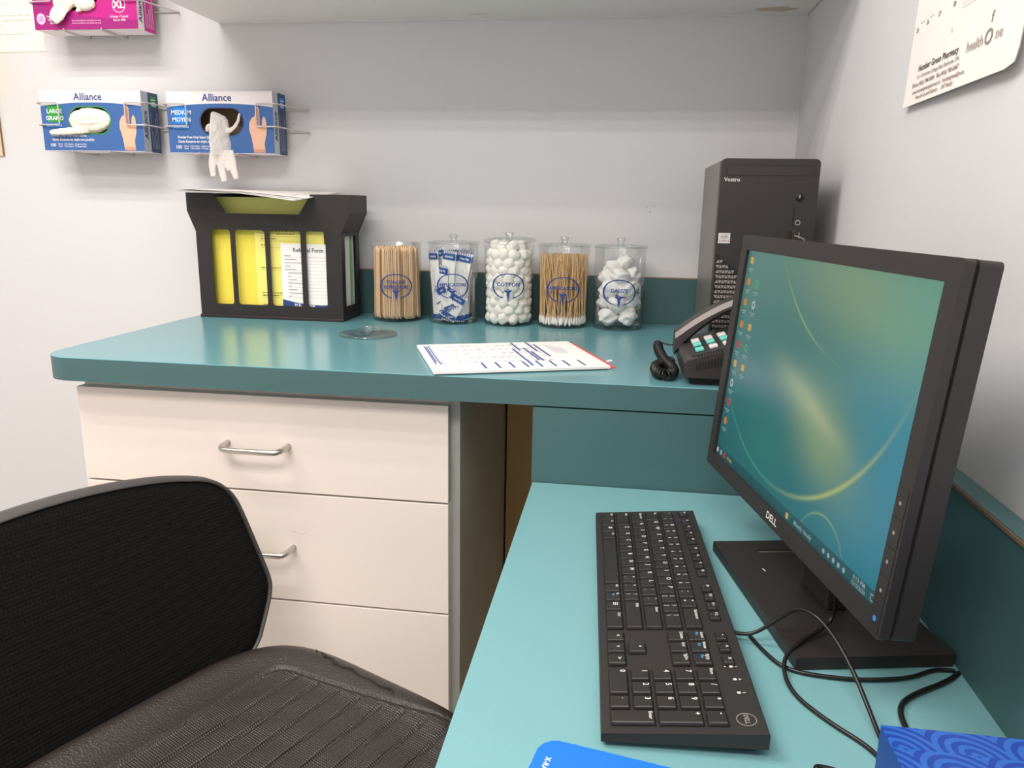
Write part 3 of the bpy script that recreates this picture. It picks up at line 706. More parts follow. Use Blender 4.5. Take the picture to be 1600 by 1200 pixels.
# tongue depressors
b = MB(); b.prism([(0.0009*0, 0)]+[] or [(0, 0)], 0, 0, wood) if False else None
pr = [(0.0085*cos(radians(a)), 0.0085*sin(radians(a))) for a in range(180, 361, 30)]+[(0.0085*cos(radians(a)), 0.135+0.0085*sin(radians(a))) for a in range(0, 181, 30)]
b.prism([(x, z+0.0085) for x, z in pr], -0.0008, 0.0008, wood, M=Matrix(((0, 0, 1, 0), (1, 0, 0, 0), (0, 1, 0, 0), (0, 0, 0, 1))))
td = b.build('tongue_depressor'); tag(td, 'flat birch tongue depressor standing in the leftmost jar', 'tongue depressor', 'tongue depressors packed in the leftmost jar')
first = True; jx = jars[0][0]
for row in range(5):
    yy = -0.0385+0.0188*row; half = sqrt(max(0, 0.0505**2-(abs(yy)+0.0085)**2)) if abs(yy)+.0085 < .0495 else 0.018
    n = int(2*half/0.0026); 
    for k in range(n+1):
        x = -half+2*half*k/max(1, n); yj = yy+random.uniform(-.0012, .0012)
        if row == 0: yj = -sqrt(max(0.0001, 0.0492**2-x*x))+0.0088; 
        o = td if first else td.copy()
        if not first: COL.objects.link(o)
        first = False
        o.location = (jx+x, JY+yj, HC+0.0052+random.uniform(0, .004)); o.rotation_euler = (0, radians(-x*25+random.uniform(-.5, .5)), radians(random.uniform(-4, 4)))
for s in (-1, 1):      # side sticks beside the short front row
    for k in range(7):
        x = s*(0.028+0.0024*k); yj = -sqrt(max(0, 0.0485**2-x*x))+0.0088
        o = td.copy(); COL.objects.link(o); o.location = (jx+x, JY+yj, HC+0.0055); o.rotation_euler = (0, radians(-x*18), 0)
# cotton balls
prot = []
for k in range(3):
    b = MB(); ph = k*2.1
    b.ico((0, 0, 0), 0.0122, cotton, 3, (1.08, 1.03, .92), f=lambda c: 1+0.10*sin(5*c.x+ph)*cos(4*c.y-ph)+0.05*sin(9*c.z+7*c.x+ph))
    prot.append(b.build('cotton_ball')); tag(prot[-1], 'white cotton ball in the jar marked COTTON', 'cotton ball', 'cotton balls filling the COTTON jar')
used = set(); jx = jars[2][0]; cnt = 0
for lay in range(10):
    z = 0.0165+0.0166*lay; rad = 0.0375 if lay < 9 else 0.029
    nn = 11 if lay < 9 else 8
    spots = [(rad, 2*pi*(k+0.5*(lay % 2))/nn) for k in range(nn)]+([(0.016, 2*pi*k/4+lay) for k in range(4)] if lay % 2 or lay > 7 else [(0.0, 0)])
    for rr, a in spots:
        k = cnt % 3; cnt += 1; o = prot[k] if k not in used else prot[k].copy()
        if k in used: COL.objects.link(o)
        used.add(k); o.location = (jx+rr*cos(a), JY+rr*sin(a), HC+z+random.uniform(-.001, .001)); o.rotation_euler = [random.uniform(0, 6) for _ in range(3)]
# bare applicators, cotton tip down
b = MB(); b.cyl((0, 0, 0.008), (0, 0, 0.146), 0.0011, 0.0011, wood2, n=7)
b.lathe([(0.0, 0.0), (0.0018, 0.001), (0.0027, 0.005), (0.0025, 0.010), (0.0011, 0.017)], cotton, 10)
ap = b.build('wooden_applicator'); tag(ap, 'wooden cotton tipped applicator standing in the second jar from right', 'applicator', 'bare applicators in the second jar from right')
jx = jars[3][0]; first = True; nA = 130
for k in range(nA):
    rr = 0.0485*sqrt((k+0.5)/nA) if k < 80 else 0.0483; a = k*2.39996
    p0 = Vector((rr*cos(a), rr*sin(a), 0.0052)); a2 = a+random.gauss(0, .35); r2 = min(0.049, rr+random.uniform(-.008, .012))
    a2 += random.uniform(-.25, .25)
    if k % 4 == 0: a2 += random.choice((-.8, -.55, .7))
    if k % 4 == 1: r2 = random.uniform(0.02, .049)
    p1 = Vector((r2*cos(a2), r2*sin(a2), 0.145)); d = (p1-p0).normalized()
    o = ap if first else ap.copy()
    if not first: COL.objects.link(o)
    first = False
    o.location = (jx+p0.x, JY+p0.y, HC+p0.z+random.uniform(0, .003)); o.rotation_euler = d.to_track_quat('Z', 'Y').to_euler()
# gauze
gp = []
for k in range(4):
    b = MB(); ph = k*1.7+.4
    def fz(c, ph=ph): return 0.92+0.15*abs(sin(2.3*c.x+1.7*c.y+ph))-0.16*abs(sin(2.9*c.y-2.1*c.z+2*ph))+0.13*abs(cos(3.4*c.z+2.3*c.x-ph))
    b.ico((0, 0, 0), 0.0225, gauzem, 4, (1.2, 1.0, .85), f=fz)
    o = b.build('gauze_pad'); gp.append(o); tag(o, 'crumpled white gauze pad in the jar marked GAUZE', 'gauze', 'gauze pads in the GAUZE jar')
    for p in o.data.polygons: p.use_smooth = True
spots = [(-.024, -.020, .024), (.024, -.020, .026), (0, .024, .024), (-.002, -.026, .050), (-.028, .004, .054), (.029, .0, .056), (.0, .026, .056), (-.020, -.022, .082), (.022, -.021, .084), (0, .022, .088), (-.026, .004, .104), (.004, -.026, .108), (.028, .004, .108), (-.016, -.004, .126), (.010, .006, .136)]
for k, (x, y, z) in enumerate(spots):
    o = gp[k % 4] if k < 4 else gp[k % 4].copy()
    if k >= 4: COL.objects.link(o)
    o.location = (jars[4][0]+x*.86, JY+y*.86, HC+z+.002); o.rotation_euler = (random.uniform(-.5, .5), random.uniform(-.5, .5), random.uniform(0, 6)); s_ = 0.90 if k < 13 else .78; o.scale = (s_, s_, s_)
# wrapped applicators
def sachet_mesh(w_, h, inverted=False):
    b = MB(); n = 8; vs = []; fs = []
    for s in (1, -1):
        for i in range(n+1):
            for j in range(9):
                u = -1+2*i/n; v = j/8; e = (1-u*u)*(sin(pi*v)**.5 if 0 < v < 1 else 0)
                vs.append((u*w_/2, s*0.0019*e+0.0006*sin(7*v), v*h))
    N_ = (n+1)*9
    for s in (0, 1):
        for i in range(n):
            for j in range(8): a = s*N_+i*9+j; f = (a, a+9, a+10, a+1); fs.append(f if s else f[::-1])
    b.add(vs, fs, paper, smooth=True)
    for s in (-1, 1):
        Mx = T((0, s*0.0024, 0)) @ (FRONT if s < 0 else RZ(180) @ FRONT)
        b.quad(-w_/2*.95, h-0.018, w_/2*.95, h-0.005, blueink, Mx); b.quad(-w_/2*.95, 0.004, w_/2*.95, 0.013, blueink, Mx)
        for k in range(6): b.quad(-w_/2*.9+k*w_/6.3, 0.0, -w_/2*.9+k*w_/6.3+.0015, 0.0045, blueink, Mx); b.quad(-w_/2*.9+k*w_/6.3, h-.004, -w_/2*.9+k*w_/6.3+.0015, h+.0005, blueink, Mx)
        b.text('sterile', 0.0075, white_ink, Mx @ T((0, h-0.0115, 0.0004)))
        for k in range(3): b.quad(-w_/5+k*.004, 0.03, -w_/5+k*.004+.0007, h-.035, lilac, Mx)
    return b
sm = sachet_mesh(0.030, 0.148).build('wrapped_applicator'); tag(sm, 'white and blue wrapped applicator packet in the second jar from left', 'packet', 'wrapped applicator packets in the second jar')
sm2 = sachet_mesh(0.034, 0.060).build('short_packet'); tag(sm2, 'short white and blue swab packet in the second jar from left', 'packet', 'short swab packets in the second jar')
jx = jars[1][0]
L_ = [(sm, (-.028, -.028, .006), (2, -3, -38)), (sm, (-.012, -.034, .008), (3, 6, -10)), (sm, (.003, -.030, .006), (4, 12, 5)), (sm, (.016, -.034, .004), (0, 3, 26)), (sm, (.028, -.024, .006), (0, -4, 50)),
      (sm, (-.034, -.004, .006), (0, 1, -80)), (sm, (-.014, -.012, .006), (0, -8, 10)), (sm, (.012, -.012, .004), (0, 9, -12)), (sm, (.033, .0, .006), (0, -1, 84)), (sm, (-.016, .016, .006), (0, 6, 14)), (sm, (.016, .018, .006), (0, -5, -10)), (sm, (0, .033, .006), (0, 3, 4)), (sm, (-.002, .002, .012), (3, 14, 4)),
      (sm2, (-.020, -.037, .065), (-2, 6, -30)), (sm2, (-.006, -.0425, .012), (-2, 30, 2)), (sm2, (.008, -.041, .030), (-3, -24, 6)), (sm2, (-.004, -.026, .100), (-4, 38, 10)), (sm2, (-.018, -.026, .1), (-4, -16, -14))]
seen = set()
for ob, l, e in L_:
    o = ob if ob not in seen else ob.copy()
    if ob in seen: COL.objects.link(o)
    seen.add(ob); o.location = (jx+l[0], JY+l[1], HC+l[2]); o.rotation_euler = [radians(v) for v in e]
b = MB()
b.tube([(-.015, 0, 0), (.004, -.0008, .001), (.018, 0, .002)], [.0055, .006, .0055], film, n=8, flat=(.35, 1, (0, 0, 1)))
fp = b.build('film_packet'); tag(fp, 'silver film packet low in the second jar from left', 'packet', 'silver film packets in the second jar')
for k in range(9):
    o = fp if k == 0 else fp.copy()
    if k: COL.objects.link(o)
    o.location = (jx-.012+random.uniform(-.006, .006), JY-.038+random.uniform(0, .012), HC+.010+.0052*k); o.rotation_euler = (random.uniform(-.1, .1), random.uniform(-.5, .4), radians(-18)+random.uniform(-.15, .15))

# ---------------------------------------------------------------- form pad on the counter
t = thing('form_pad', 'white form pad with blue print overhanging the front edge of the counter', 'form pad', (-0.5290, -0.4870, HC), (0, 0, radians(21.5)))
HW, HD = 0.1400, 0.1145
b = MB(); b.box((-HW, -HD, 0.0018), (HW, HD, 0.0062), paper, r=0.0004)
_z = [0]
def PQ(s0, t0, s1, t1, m):
    _z[0] += 1; b.quad(-HW+2*HW*s0, HD-2*HD*t1, -HW+2*HW*s1, HD-2*HD*t0, m, z=0.0064+_z[0]*0.000002)
PQ(.035, .06, .042, .78, blueink); PQ(.062, .06, .069, .78, blueink); PQ(.053, .07, .060, .76, lilac); PQ(.044, .1, .0515, .7, blueink)
PQ(.07, .66, .088, .78, lilac)
for s0 in (.19, .205, .28, .36, .375, .43): PQ(s0, .05 if s0 < .3 else .08, s0+.002, .30 if s0 > .25 else .86, inkl)
for k in range(14):
    for j in range(5):
        s0 = .12+.045*k; 
        if random.random() < .75: PQ(s0, .10+.15*j, s0+random.uniform(.015, .04), .112+.15*j, lilac); PQ(s0, .135+.15*j, s0+random.uniform(.01, .03), .145+.15*j, redl if random.random() < .3 else lilac)
for s0, t0, t1 in ((.565, .28, .90), (.60, .02, .35), (.64, .25, .72), (.70, .02, .40), (.735, .12, .60), (.66, .40, .75)):
    PQ(s0, t0, s0+.012, t1, blueink); PQ(s0+.016, t0, s0+.019, t1, lilac)
for k, s0 in enumerate((.29, .37, .45, .53, .61, .69, .77, .86)): PQ(s0, .76, s0+.012, .95, blueink)
for k in range(9): PQ(.80+.01*k, .12+.02*k, .803+.01*k, .5, lilac)
b.build('top_sheets', t)
b = MB(); b.box((-HW+0.02, -HD+0.010, 0.0003), (HW+0.013, HD+0.004, 0.0016), redp); b.build('red_backing', t)
b = MB(); b.tube([(HW+.004, -HD+.030, .0075), (HW+.013, -HD+.030, .0078), (HW+.016, -HD+.034, .008), (HW+.013, -HD+.038, .0078), (HW+.008, -HD+.036, .0078)], .0009, white_ink, n=6, smooth_path=1); b.build('clip', t)

# ---------------------------------------------------------------- computer tower
PX, PY = -0.1945, -0.410
t = thing('computer_tower', 'black tower computer on the counter in the right corner', 'computer', (PX, PY, HC), (0, 0, 0))
PW, PD, PH = 0.1545, 0.288, 0.331
b = MB(); b.box((0.001, 0.022, 0.004), (PW-0.001, PD, PH-0.002), pcside, r=0.002); b.box((0.01, 0.04, 0), (0.03, 0.26, 0.004), blk); b.box((PW-.03, 0.04, 0), (PW-.01, 0.26, 0.004), blk); b.build('case', t)
b = MB()
fr = rrect(0, 0.003, PW, PH, 0.008, 5)
b.prism([(x, z) for x, z in fr], 0.0, 0.021, pcfront, M=T((0, 0.021, 0)) @ FRONT, r=0.0015)
b.build('front_bezel', t)
# optical drive door
b = MB(); b.holed(rrect(.0085, PH-.0265, PW-.0110, PH-.0100, .001, 2), [rrect(.0093, PH-.0257, PW-.0118, PH-.0108, .0008, 2)], 0.0006, blk_deep, FRONT)
b.quad(.0093, PH-.0257, PW-.0118, PH-.0108, blk_matte, FRONT); b.build('drive_door', t)
b = MB(); b.text('Vostro', 0.0090, legend, FRONT @ T((.0185, PH-.0335, .0007))); b.build('name_print', t)
b = MB(); b.lathe([(0.0, 0.0012), (.0062, .0010), (.0066, 0)], blk_deep, 20, M=T((.1270, -.0002, PH-.0600)) @ FRONT)
b.quad(.1262, PH-.0615, .1270, PH-.0560, legend, FRONT, z=.0016); b.build('power_button', t)
b = MB(); b.box((.1190, -.0006, PH-.1070), (.1215, .001, PH-.0770), blk_deep); b.build('card_slot', t)
b = MB(); b.lathe([(0.0026, 0.0), (.0032, .0006), (.0044, .0006), (.0046, 0)], meshgrey, 16, M=T((.1275, -.0002, PH-.1000)) @ FRONT); b.lathe([(0, .0004), (.0026, .0004)], blk_deep, 12, M=T((.1275, -.0002, PH-.1000)) @ FRONT); b.build('audio_jack', t)
for k, (x, z, m_) in enumerate(((.1215, .1205, blk_deep), (.1310, .1205, blk_deep), (.1215, .1425, cyanp), (.1310, .1425, cyanp))):
    b = MB(); b.box((x-.0028, -.0005, PH-z-.007), (x+.0028, .001, PH-z+.007), blk_deep); b.box((x-.0010, -.0011, PH-z-.005), (x+.0010, 0, PH-z+.005), mat('usb_blue', '#2f62b8', .5) if m_ is cyanp else meshgrey); b.build('usb_port', t)
b = MB(); b.box((.0035, -.0007, PH-.1355), (.0225, .0005, PH-.1190), mat('sticker_grey', '#cfcccb', .4)); b.text('CORE i5', .0046, mat('sticker_red', '#8f5a55', .5), FRONT @ T((.0130, PH-.1316, .0009)))
b.text('intel', .0050, inkk, FRONT @ T((.0130, PH-.1245, .0009)))
b.holed([(.013+.0062*cos(k*pi/8), PH-.1245+.0034*sin(k*pi/8)) for k in range(16)], [[(.013+.0057*cos(k*pi/8), PH-.1245+.0030*sin(k*pi/8)) for k in range(16)]], .0009, inkk, FRONT); b.build('sticker', t)
b = MB(); b.poly([(0.003, .012), (PW-.004, .012), (PW-.004, .06), (0.040, .150), (0.003, PH-.152)], blk_deep, FRONT)
sz = 0.0088
for r_ in range(24):
    for c_ in range(40):
        x = .005+c_*sz*0.56+.001; z = .015+r_*sz*.95
        lim = PH-.158-(x-.004)*0.9
        if x > PW-.009 or z > lim: continue
        up = (r_+c_) % 2 == 0; h_ = sz*.36
        tri = [(x-h_, z-h_*.8), (x+h_, z-h_*.8), (x, z+h_)] if up else [(x, z-h_), (x+h_, z+h_*.8), (x-h_, z+h_*.8)]
        b.add([(p[0], p[1], .0008) for p in tri], [(0, 1, 2)], meshgrey, FRONT)
b.build('vent_grille', t)
# plug and thin cable
t = thing('usb_cable', 'thin grey cable plugged into the front of the computer tower', 'cable', (PX+.1215, PY, HC+PH-.1205))
b = MB(); b.box((-.0042, -.016, -.0075), (.0042, -.0012, .0075), blk, r=.001); b.build('plug', t)
b = MB(); b.tube([(0, -.016, 0), (.004, -.022, -.001), (.014, -.024, -.005), (.015, -.022, -.009), (.002, -.026, -.022), (-.004, -.030, -.032), (-.010, -.04, -.06), (-.012, -.05, -.12), (-.01, -.06, -.20), (-.006, -.062, -.208)], .0011, mat('grey_cable', '#8d8985', .4), n=8, smooth_path=1); b.build('lead', t)

# ---------------------------------------------------------------- telephone
th_ = thing('telephone', 'black desk telephone with white and aqua keys, half behind the monitor', 'telephone', (-0.2500, -0.4400, HC), (0, 0, radians(-90)))
# local x: 0..0.19 across, y: 0..0.20 front to back; the top slopes up to the back
PWd, PLn = 0.190, 0.215
slope = 0.30
def top(y): return 0.036+slope*y
b = MB()
def wedge(x0, x1, y0, y1, zb, ztf, m, b=b, ch=0.004):
    pts = [(y0, zb), (y1, zb), (y1, ztf(y1)-0), (y0+ch, ztf(y0+ch)), (y0, ztf(y0)-ch)]
    b.prism(pts, x0, x1, m, M=Matrix(((0, 0, 1, 0), (1, 0, 0, 0), (0, 1, 0, 0), (0, 0, 0, 1))))
wedge(0.0, PWd, 0.0, PLn, 0.012, top, phoneb)
wedge(0.010, PWd-0.012, 0.012, PLn-.01, 0.0, lambda y: 0.020, blk_deep)
b.build('body', th_)
MTOP = T((0, 0, 0.036)) @ Matrix.Rotation(math.atan(slope), 4, 'X')
b = MB(); b.box((.066, .012, 0.0002), (PWd-.018, .205, 0.0012), blk_matte, M=MTOP); b.build('key_panel', th_)
for r_ in range(9):
    for c_ in range(3):
        x = (.077, .105, .146)[c_]-(0.004 if c_ == 0 else 0); y = .026+.0205*r_
        if c_ == 2 and r_ > 4: continue
        m_ = phonek_w if c_ == 0 else (phonek_t if (c_ == 1 and r_ != 6) or (c_ == 2 and r_ == 0) else phonek_w)
        b = MB(); wx = .011 if c_ == 0 else .0085
        b.box((x-wx, y-.0062, 0.0014), (x+wx, y+.0062, 0.0058), m_, r=.0012, M=MTOP)
        b.text(('1', '2', '3', '4', '5', '6', '7', '8', '9')[r_] if c_ else 'o', .005, inkk, MTOP @ T((x, y, .0060)))
        b.build('phone_key', th_)
b = MB()
for k in range(44): b.box((PWd-.0165, .020+.0042*k, .0002), (PWd-.004, .0222+.0042*k, .0012), blk_deep, M=MTOP)
for k in range(44):
    y = .016+.0042*k; b.box((PWd-.0002, y, .020+.22*y), (PWd+.0008, y+.0022, .029+slope*y), blk_deep)
b.build('speaker_grille', th_)
# handset in its cradle at local x ~ .0 .. .055, arching along y
b = MB(); vs = []; fs = []; n = 24
for k in range(n+1):
    u = k/n; y = -0.006+0.222*u; arch = 0.034*sin(pi*u)**.8
    zt = top(max(0, y))+0.020+arch; tk = 0.020+0.018*(abs(2*u-1)**3)
    zb = zt-tk
    hw = 0.0255+0.002*abs(2*u-1); cx_ = 0.028
    e = 0.003 if k in (0, n) else 0
    prof = [(-hw+e, zb+.006), (-hw+e, zt-.010), (-hw+.008+e, zt-.0015), (-.006, zt), (.006, zt), (hw-.008-e, zt-.0015), (hw-e, zt-.010), (hw-e, zb+.006), (hw-.006-e, zb), (-hw+.006+e, zb)]
    for px_, pz in prof: vs.append((cx_+px_, y, pz))
m_ = 10
for k in range(n):
    for q in range(m_): q2 = (q+1) % m_; fs.append((k*m_+q, k*m_+q2, (k+1)*m_+q2, (k+1)*m_+q))
fs2 = [f for idx, f in enumerate(fs) if idx % m_ not in (5,)]; fs3 = [f for idx, f in enumerate(fs) if idx % m_ in (5,)]
b.add(vs, fs2+[tuple(range(m_)), tuple(reversed(range(n*m_, n*m_+m_)))], phoneb); b.add(vs, fs3, phone_g)
hs = b.build('handset_mesh'); hs.name = 'handset'; hs.data.name = 'handset'
hs.location = th_.location; hs.rotation_euler = th_.rotation_euler
tag(hs, 'black arched handset with grey stripe resting on the desk telephone', 'handset')
# coiled cord (world coordinates relative to its base)
cp = [(-0.252, -0.4555, 0.190), (-0.262, -0.456, 0.186), (-0.274, -0.450, 0.190), (-0.282, -0.452, 0.186), (-0.278, -0.480, 0.177), (-0.270, -0.520, 0.170), (-0.260, -0.552, 0.1675), (-0.262, -0.590, 0.1675), (-0.272, -0.612, 0.1675), (-0.2855, -0.600, 0.1675), (-0.2890, -0.565, 0.1675), (-0.2850, -0.530, 0.1675), (-0.270, -0.500, 0.1660), (-0.260, -0.480, 0.1640)]
P = [Vector(p) for p in cp]
for _ in range(3):
    Q = [P[0]]
    for a, c in zip(P, P[1:]): Q += [a*.75+c*.25, a*.25+c*.75]
    Q.append(P[-1]); P = Q
# resample
acc = [0]
for a, c in zip(P, P[1:]): acc.append(acc[-1]+(c-a).length)
Lt = acc[-1]
def at(s):
    s = max(0, min(Lt-1e-6, s)); i = 0
    while acc[i+1] < s: i += 1
    k = (s-acc[i])/(acc[i+1]-acc[i]); return P[i].lerp(P[i+1], k), (P[i+1]-P[i]).normalized()
coil = []; up = Vector((0, 0, 1)); s = 0.0; ang = 0; base = Vector((-0.27, -0.53, HC))
while s < Lt:
    p, d = at(s); up = (up-d*up.dot(d)).normalized(); sd = d.cross(up)
    rr = 0.0072*min(1, max(0, (s-0.022)/0.008))
    coil.append(p+(up*cos(ang)+sd*sin(ang))*rr-base)
    if rr == 0: s += 0.002
    else: ang += 2*pi/9; s += 0.0042/9
b = MB(); b.tube(coil, 0.00135, cablem, n=5); tag(b.build('coiled_cord', loc=base), 'black coiled telephone cord looped on the counter edge', 'cord')

# ---------------------------------------------------------------- monitor
SW, SH = 0.3894, 0.2539
mz = 0.1085
MU = Vector((cos(radians(-78.304)), sin(radians(-78.304)), 0)); MN = Vector((sin(radians(-78.304)), -cos(radians(-78.304)), 0))
t = thing('monitor', 'black flat computer monitor with teal wallpaper on the low desk', 'monitor', (-0.2179, -0.7835, 0), (0, 0, radians(-78.304)))
# local x along the screen, -y towards the viewer of the screen (MN), +y behind
# the head is tilted back by 4.8 degrees about the lower screen edge
TIL = T((0, 0, mz)) @ RX(-4.79)
BZ = 0.0175
def headpart(name, b, par=None):
    o = b.build(name, par or t); return o
Mh = TIL @ FRONT       # (u, v, n) with n towards the viewer
b = MB()
b.holed(rrect(-BZ, -BZ, SW+BZ, SH+BZ, .003, 3), [[(0, 0), (SW, 0), (SW, SH), (0, SH)]], 0.0045, blk_matte, Mh @ T((0, 0, -.002)))
b.holed(rrect(-BZ+.0005, -BZ+.0005, SW+BZ-.0005, SH+BZ-.0005, .003, 3), [[(-.001, -.001), (SW+.001, -.001), (SW+.001, SH+.001), (-.001, SH+.001)]], 0.004, blk_matte, Mh @ T((0, 0, -.0062)))
for k in range(3): b.text('DELL', 0.0105, legend, Mh @ T((SW/2+.0002*k, -BZ/2+.0005, .0029+.00005*k)), sx=1.15)
b.build('bezel', t)
b = MB(); b.holed(rrect(-BZ+.0022, -BZ+.0022, SW+BZ-.0022, SH+BZ-.0022, .003, 3), [[(-.0012, -.0012), (SW+.0012, -.0012), (SW+.0012, SH+.0012), (-.0012, SH+.0012)]], 0.003, blk_deep, Mh @ T((0, 0, -.0088)))
b.prism(rrect(-BZ, -BZ, SW+BZ, SH+BZ, .004, 3), -0.026, -0.0088, blk_matte, Mh)
b.prism(rrect(.05, .02, SW-.05, SH-.02, .02, 4), -0.052, -0.026, blk_matte, Mh); b.build('rear_shell', t)
# screen with its wallpaper
def screen_mat():
    m = bpy.data.materials.new('screen_picture'); m.use_nodes = True; N = m.node_tree.nodes; L = m.node_tree.links
    pb = N['Principled BSDF']; pb.inputs['Base Color'].default_value = (0.004, 0.004, 0.005, 1); pb.inputs['Roughness'].default_value = 0.28; pb.inputs['Specular IOR Level'].default_value = 0.35
    tc = N.new('ShaderNodeTexCoord'); sp = N.new('ShaderNodeSeparateXYZ'); L.new(tc.outputs['UV'], sp.inputs[0])
    def mth(op, a, b=None, cl=False):
        n = N.new('ShaderNodeMath'); n.operation = op; n.use_clamp = cl
        for i, v in enumerate((a, b)):
            if v is None: continue
            if isinstance(v, (int, float)): n.inputs[i].default_value = v
            else: L.new(v, n.inputs[i])
        return n.outputs[0]
    U, V = sp.outputs[0], mth('MULTIPLY', sp.outputs[1], SH/SW)
    def blob(u, v, su, sv, rot=0, p=2.0):
        du = mth('SUBTRACT', U, u); dv = mth('SUBTRACT', V, v*SH/SW); c_, s_ = cos(radians(rot)), sin(radians(rot))
        a = mth('DIVIDE', mth('ADD', mth('MULTIPLY', du, c_), mth('MULTIPLY', dv, s_)), su)
        b_ = mth('DIVIDE', mth('SUBTRACT', mth('MULTIPLY', dv, c_), mth('MULTIPLY', du, s_)), sv)
        r2 = mth('ADD', mth('MULTIPLY', a, a), mth('MULTIPLY', b_, b_))
        return mth('POWER', 2.718, mth('MULTIPLY', r2, -1))
    def ring(u, v, rad, wd, bu, bv, bs, sq=1.0):
        du = mth('SUBTRACT', U, u); dv = mth('MULTIPLY', mth('SUBTRACT', V, v*SH/SW), sq)
        d = mth('SQRT', mth('ADD', mth('MULTIPLY', du, du), mth('MULTIPLY', dv, dv)))
        e = mth('DIVIDE', mth('SUBTRACT', d, rad), wd)
        return mth('MULTIPLY', mth('POWER', 2.718, mth('MULTIPLY', mth('MULTIPLY', e, e), -1)), blob(bu, bv, bs, bs))
    cur = None
    base = N.new('ShaderNodeMix'); base.data_type = 'RGBA'; base.inputs[6].default_value = lin('#1a6672'); base.inputs[7].default_value = lin('#48776f')
    L.new(mth('MULTIPLY', sp.outputs[1], 1.15, True), base.inputs[0]); cur = base.outputs[2]
    def over(col, fac, k):
        nonlocal cur
        x = N.new('ShaderNodeMix'); x.data_type = 'RGBA'; x.clamp_factor = True
        L.new(mth('MULTIPLY', fac, k, True), x.inputs[0]); L.new(cur, x.inputs[6]); x.inputs[7].default_value = lin(col); cur = x.outputs[2]
    over('#1d5a5c', blob(.02, .05, .45, .22), .85)
    over('#3f8694', blob(1.0, .62, .26, .26), .9); over('#1f7f9a', blob(.95, .3, .22, .2), .6)
    over('#2a7268', blob(.34, .22, .22, .12), .7)
    over('#7d9672', blob(.72, .92, .34, .12, -12), .8); over('#6aa28a', blob(.95, .92, .2, .14), .5)
    over('#55787f', blob(.30, .46, .34, .05, -4), .6)
    over('#7c9570', blob(.66, .38, .17, .10, -20), .95); over('#a8ab86', blob(.60, .46, .12, .020, -17), .8); over('#93a684', blob(.52, .49, .17, .045, -14), .7)
    over('#86a765', ring(.745, 1.60, .62, .0035, .44, .76, .15), .75)
    over('#86a765', ring(.22, .62, .30, .003, .46, .80, .12), .0)
    over('#a8b46a', ring(.424, .985, .59, .006, .74, .26, .22), .85)
    over('#4d9a86', ring(.424, .985, .59, .004, .22, .15, .26), .5)
    over('#86a86a', ring(.74, -.05, .12, .003, .74, .15, .12), .6)
    # task bar
    tb = mth('LESS_THAN', sp.outputs[1], 0.045); over('#1c4a50', tb, .9)
    L.new(cur, pb.inputs['Emission Color']); pb.inputs['Emission Strength'].default_value = 0.62
    return m
scr = screen_mat()
me = bpy.data.meshes.new('screen'); me.from_pydata([tuple(Mh @ Vector(p)) for p in ((0, 0, -.0015), (SW, 0, -.0015), (SW, SH, -.0015), (0, SH, -.0015), (0, 0, -.003), (SW, 0, -.003), (SW, SH, -.003), (0, SH, -.003))], [], [(0, 1, 2, 3), (7, 6, 5, 4), (0, 4, 5, 1), (1, 5, 6, 2), (2, 6, 7, 3), (3, 7, 4, 0)])
uvl = me.uv_layers.new(name='UVMap')
for p in me.polygons:
    for li in p.loop_indices:
        k = me.loops[li].vertex_index % 4; uvl.data[li].uv = ((0, 0), (1, 0), (1, 1), (0, 1))[k]
me.materials.append(scr); so = bpy.data.objects.new('screen', me); COL.objects.link(so); so.parent = t
def em(name, col, k=0.45): return mat(name, '#050505', .4, emit=col, estr=k)
i_or, i_gr, i_wh, i_rd, i_ye, i_tx = em('icon_orange', '#d98a3c'), em('icon_green', '#5db66a'), em('icon_white', '#c9c9cf'), em('icon_red', '#d23a2e'), em('icon_yellow', '#d9b25a'), em('icon_text', '#9fb3b2')
b = MB()
def icon(u, v, m_, shape=0):
    x, y = u*SW, v*SH; s = .0050
    if shape == 0: b.poly(rrect(x-s, y-s*.75, x+s, y+s*.85, .0015, 2), m_, Mh, z=-.0012)
    elif shape == 1: b.poly([(x+s*cos(k*pi/8), y+s*sin(k*pi/8)) for k in range(16)], m_, Mh, z=-.0012)
    else: b.holed([(x+s*cos(k*pi/8), y+s*sin(k*pi/8)) for k in range(16)], [[(x+s*.55*cos(k*pi/8), y+s*.55*sin(k*pi/8)) for k in range(16)]], .0001, m_, Mh @ T((0, 0, -.0012)))
    b.quad(x-.008, y-.0105, x+.008, y-.0093, i_tx, Mh, z=-.0012); b.quad(x-.005, y-.0130, x+.005, y-.0120, i_tx, Mh, z=-.0012)
col1 = [(.955, i_ye, 0), (.855, i_or, 0), (.760, i_or, 0), (.655, i_or, 0), (.560, i_rd, 1), (.465, i_ye, 0), (.370, i_wh, 2), (.275, i_rd, 1), (.180, i_or, 1)]
col2 = [(.855, i_gr, 2), (.760, i_wh, 2), (.655, i_ye, 0), (.560, i_gr, 2), (.465, i_ye, 0)]
for v, m_, s_ in col1: icon(.036, v, m_, s_)
for v, m_, s_ in col2: icon(.105, v, m_, s_)
for k, (u, m_) in enumerate(((.012, i_wh), (.045, i_tx), (.078, i_rd), (.40*1.4, i_ye))): b.poly(rrect(u*SW-.003, .0025, u*SW+.003, .0085, .001, 2), m_, Mh, z=-.0012)
b.text('Mostly cloudy', .0068, i_tx, Mh @ T((.652*SW, .0055, -.0011))); b.text('Firefox', .0055, i_ye, Mh @ T((.125*SW, .0055, -.0011)))
for k in range(5): b.poly([(SW*(.765+.024*k)+.0026*cos(q*pi/3), .0055+.0026*sin(q*pi/3)) for q in range(6)], i_tx, Mh, z=-.0012)
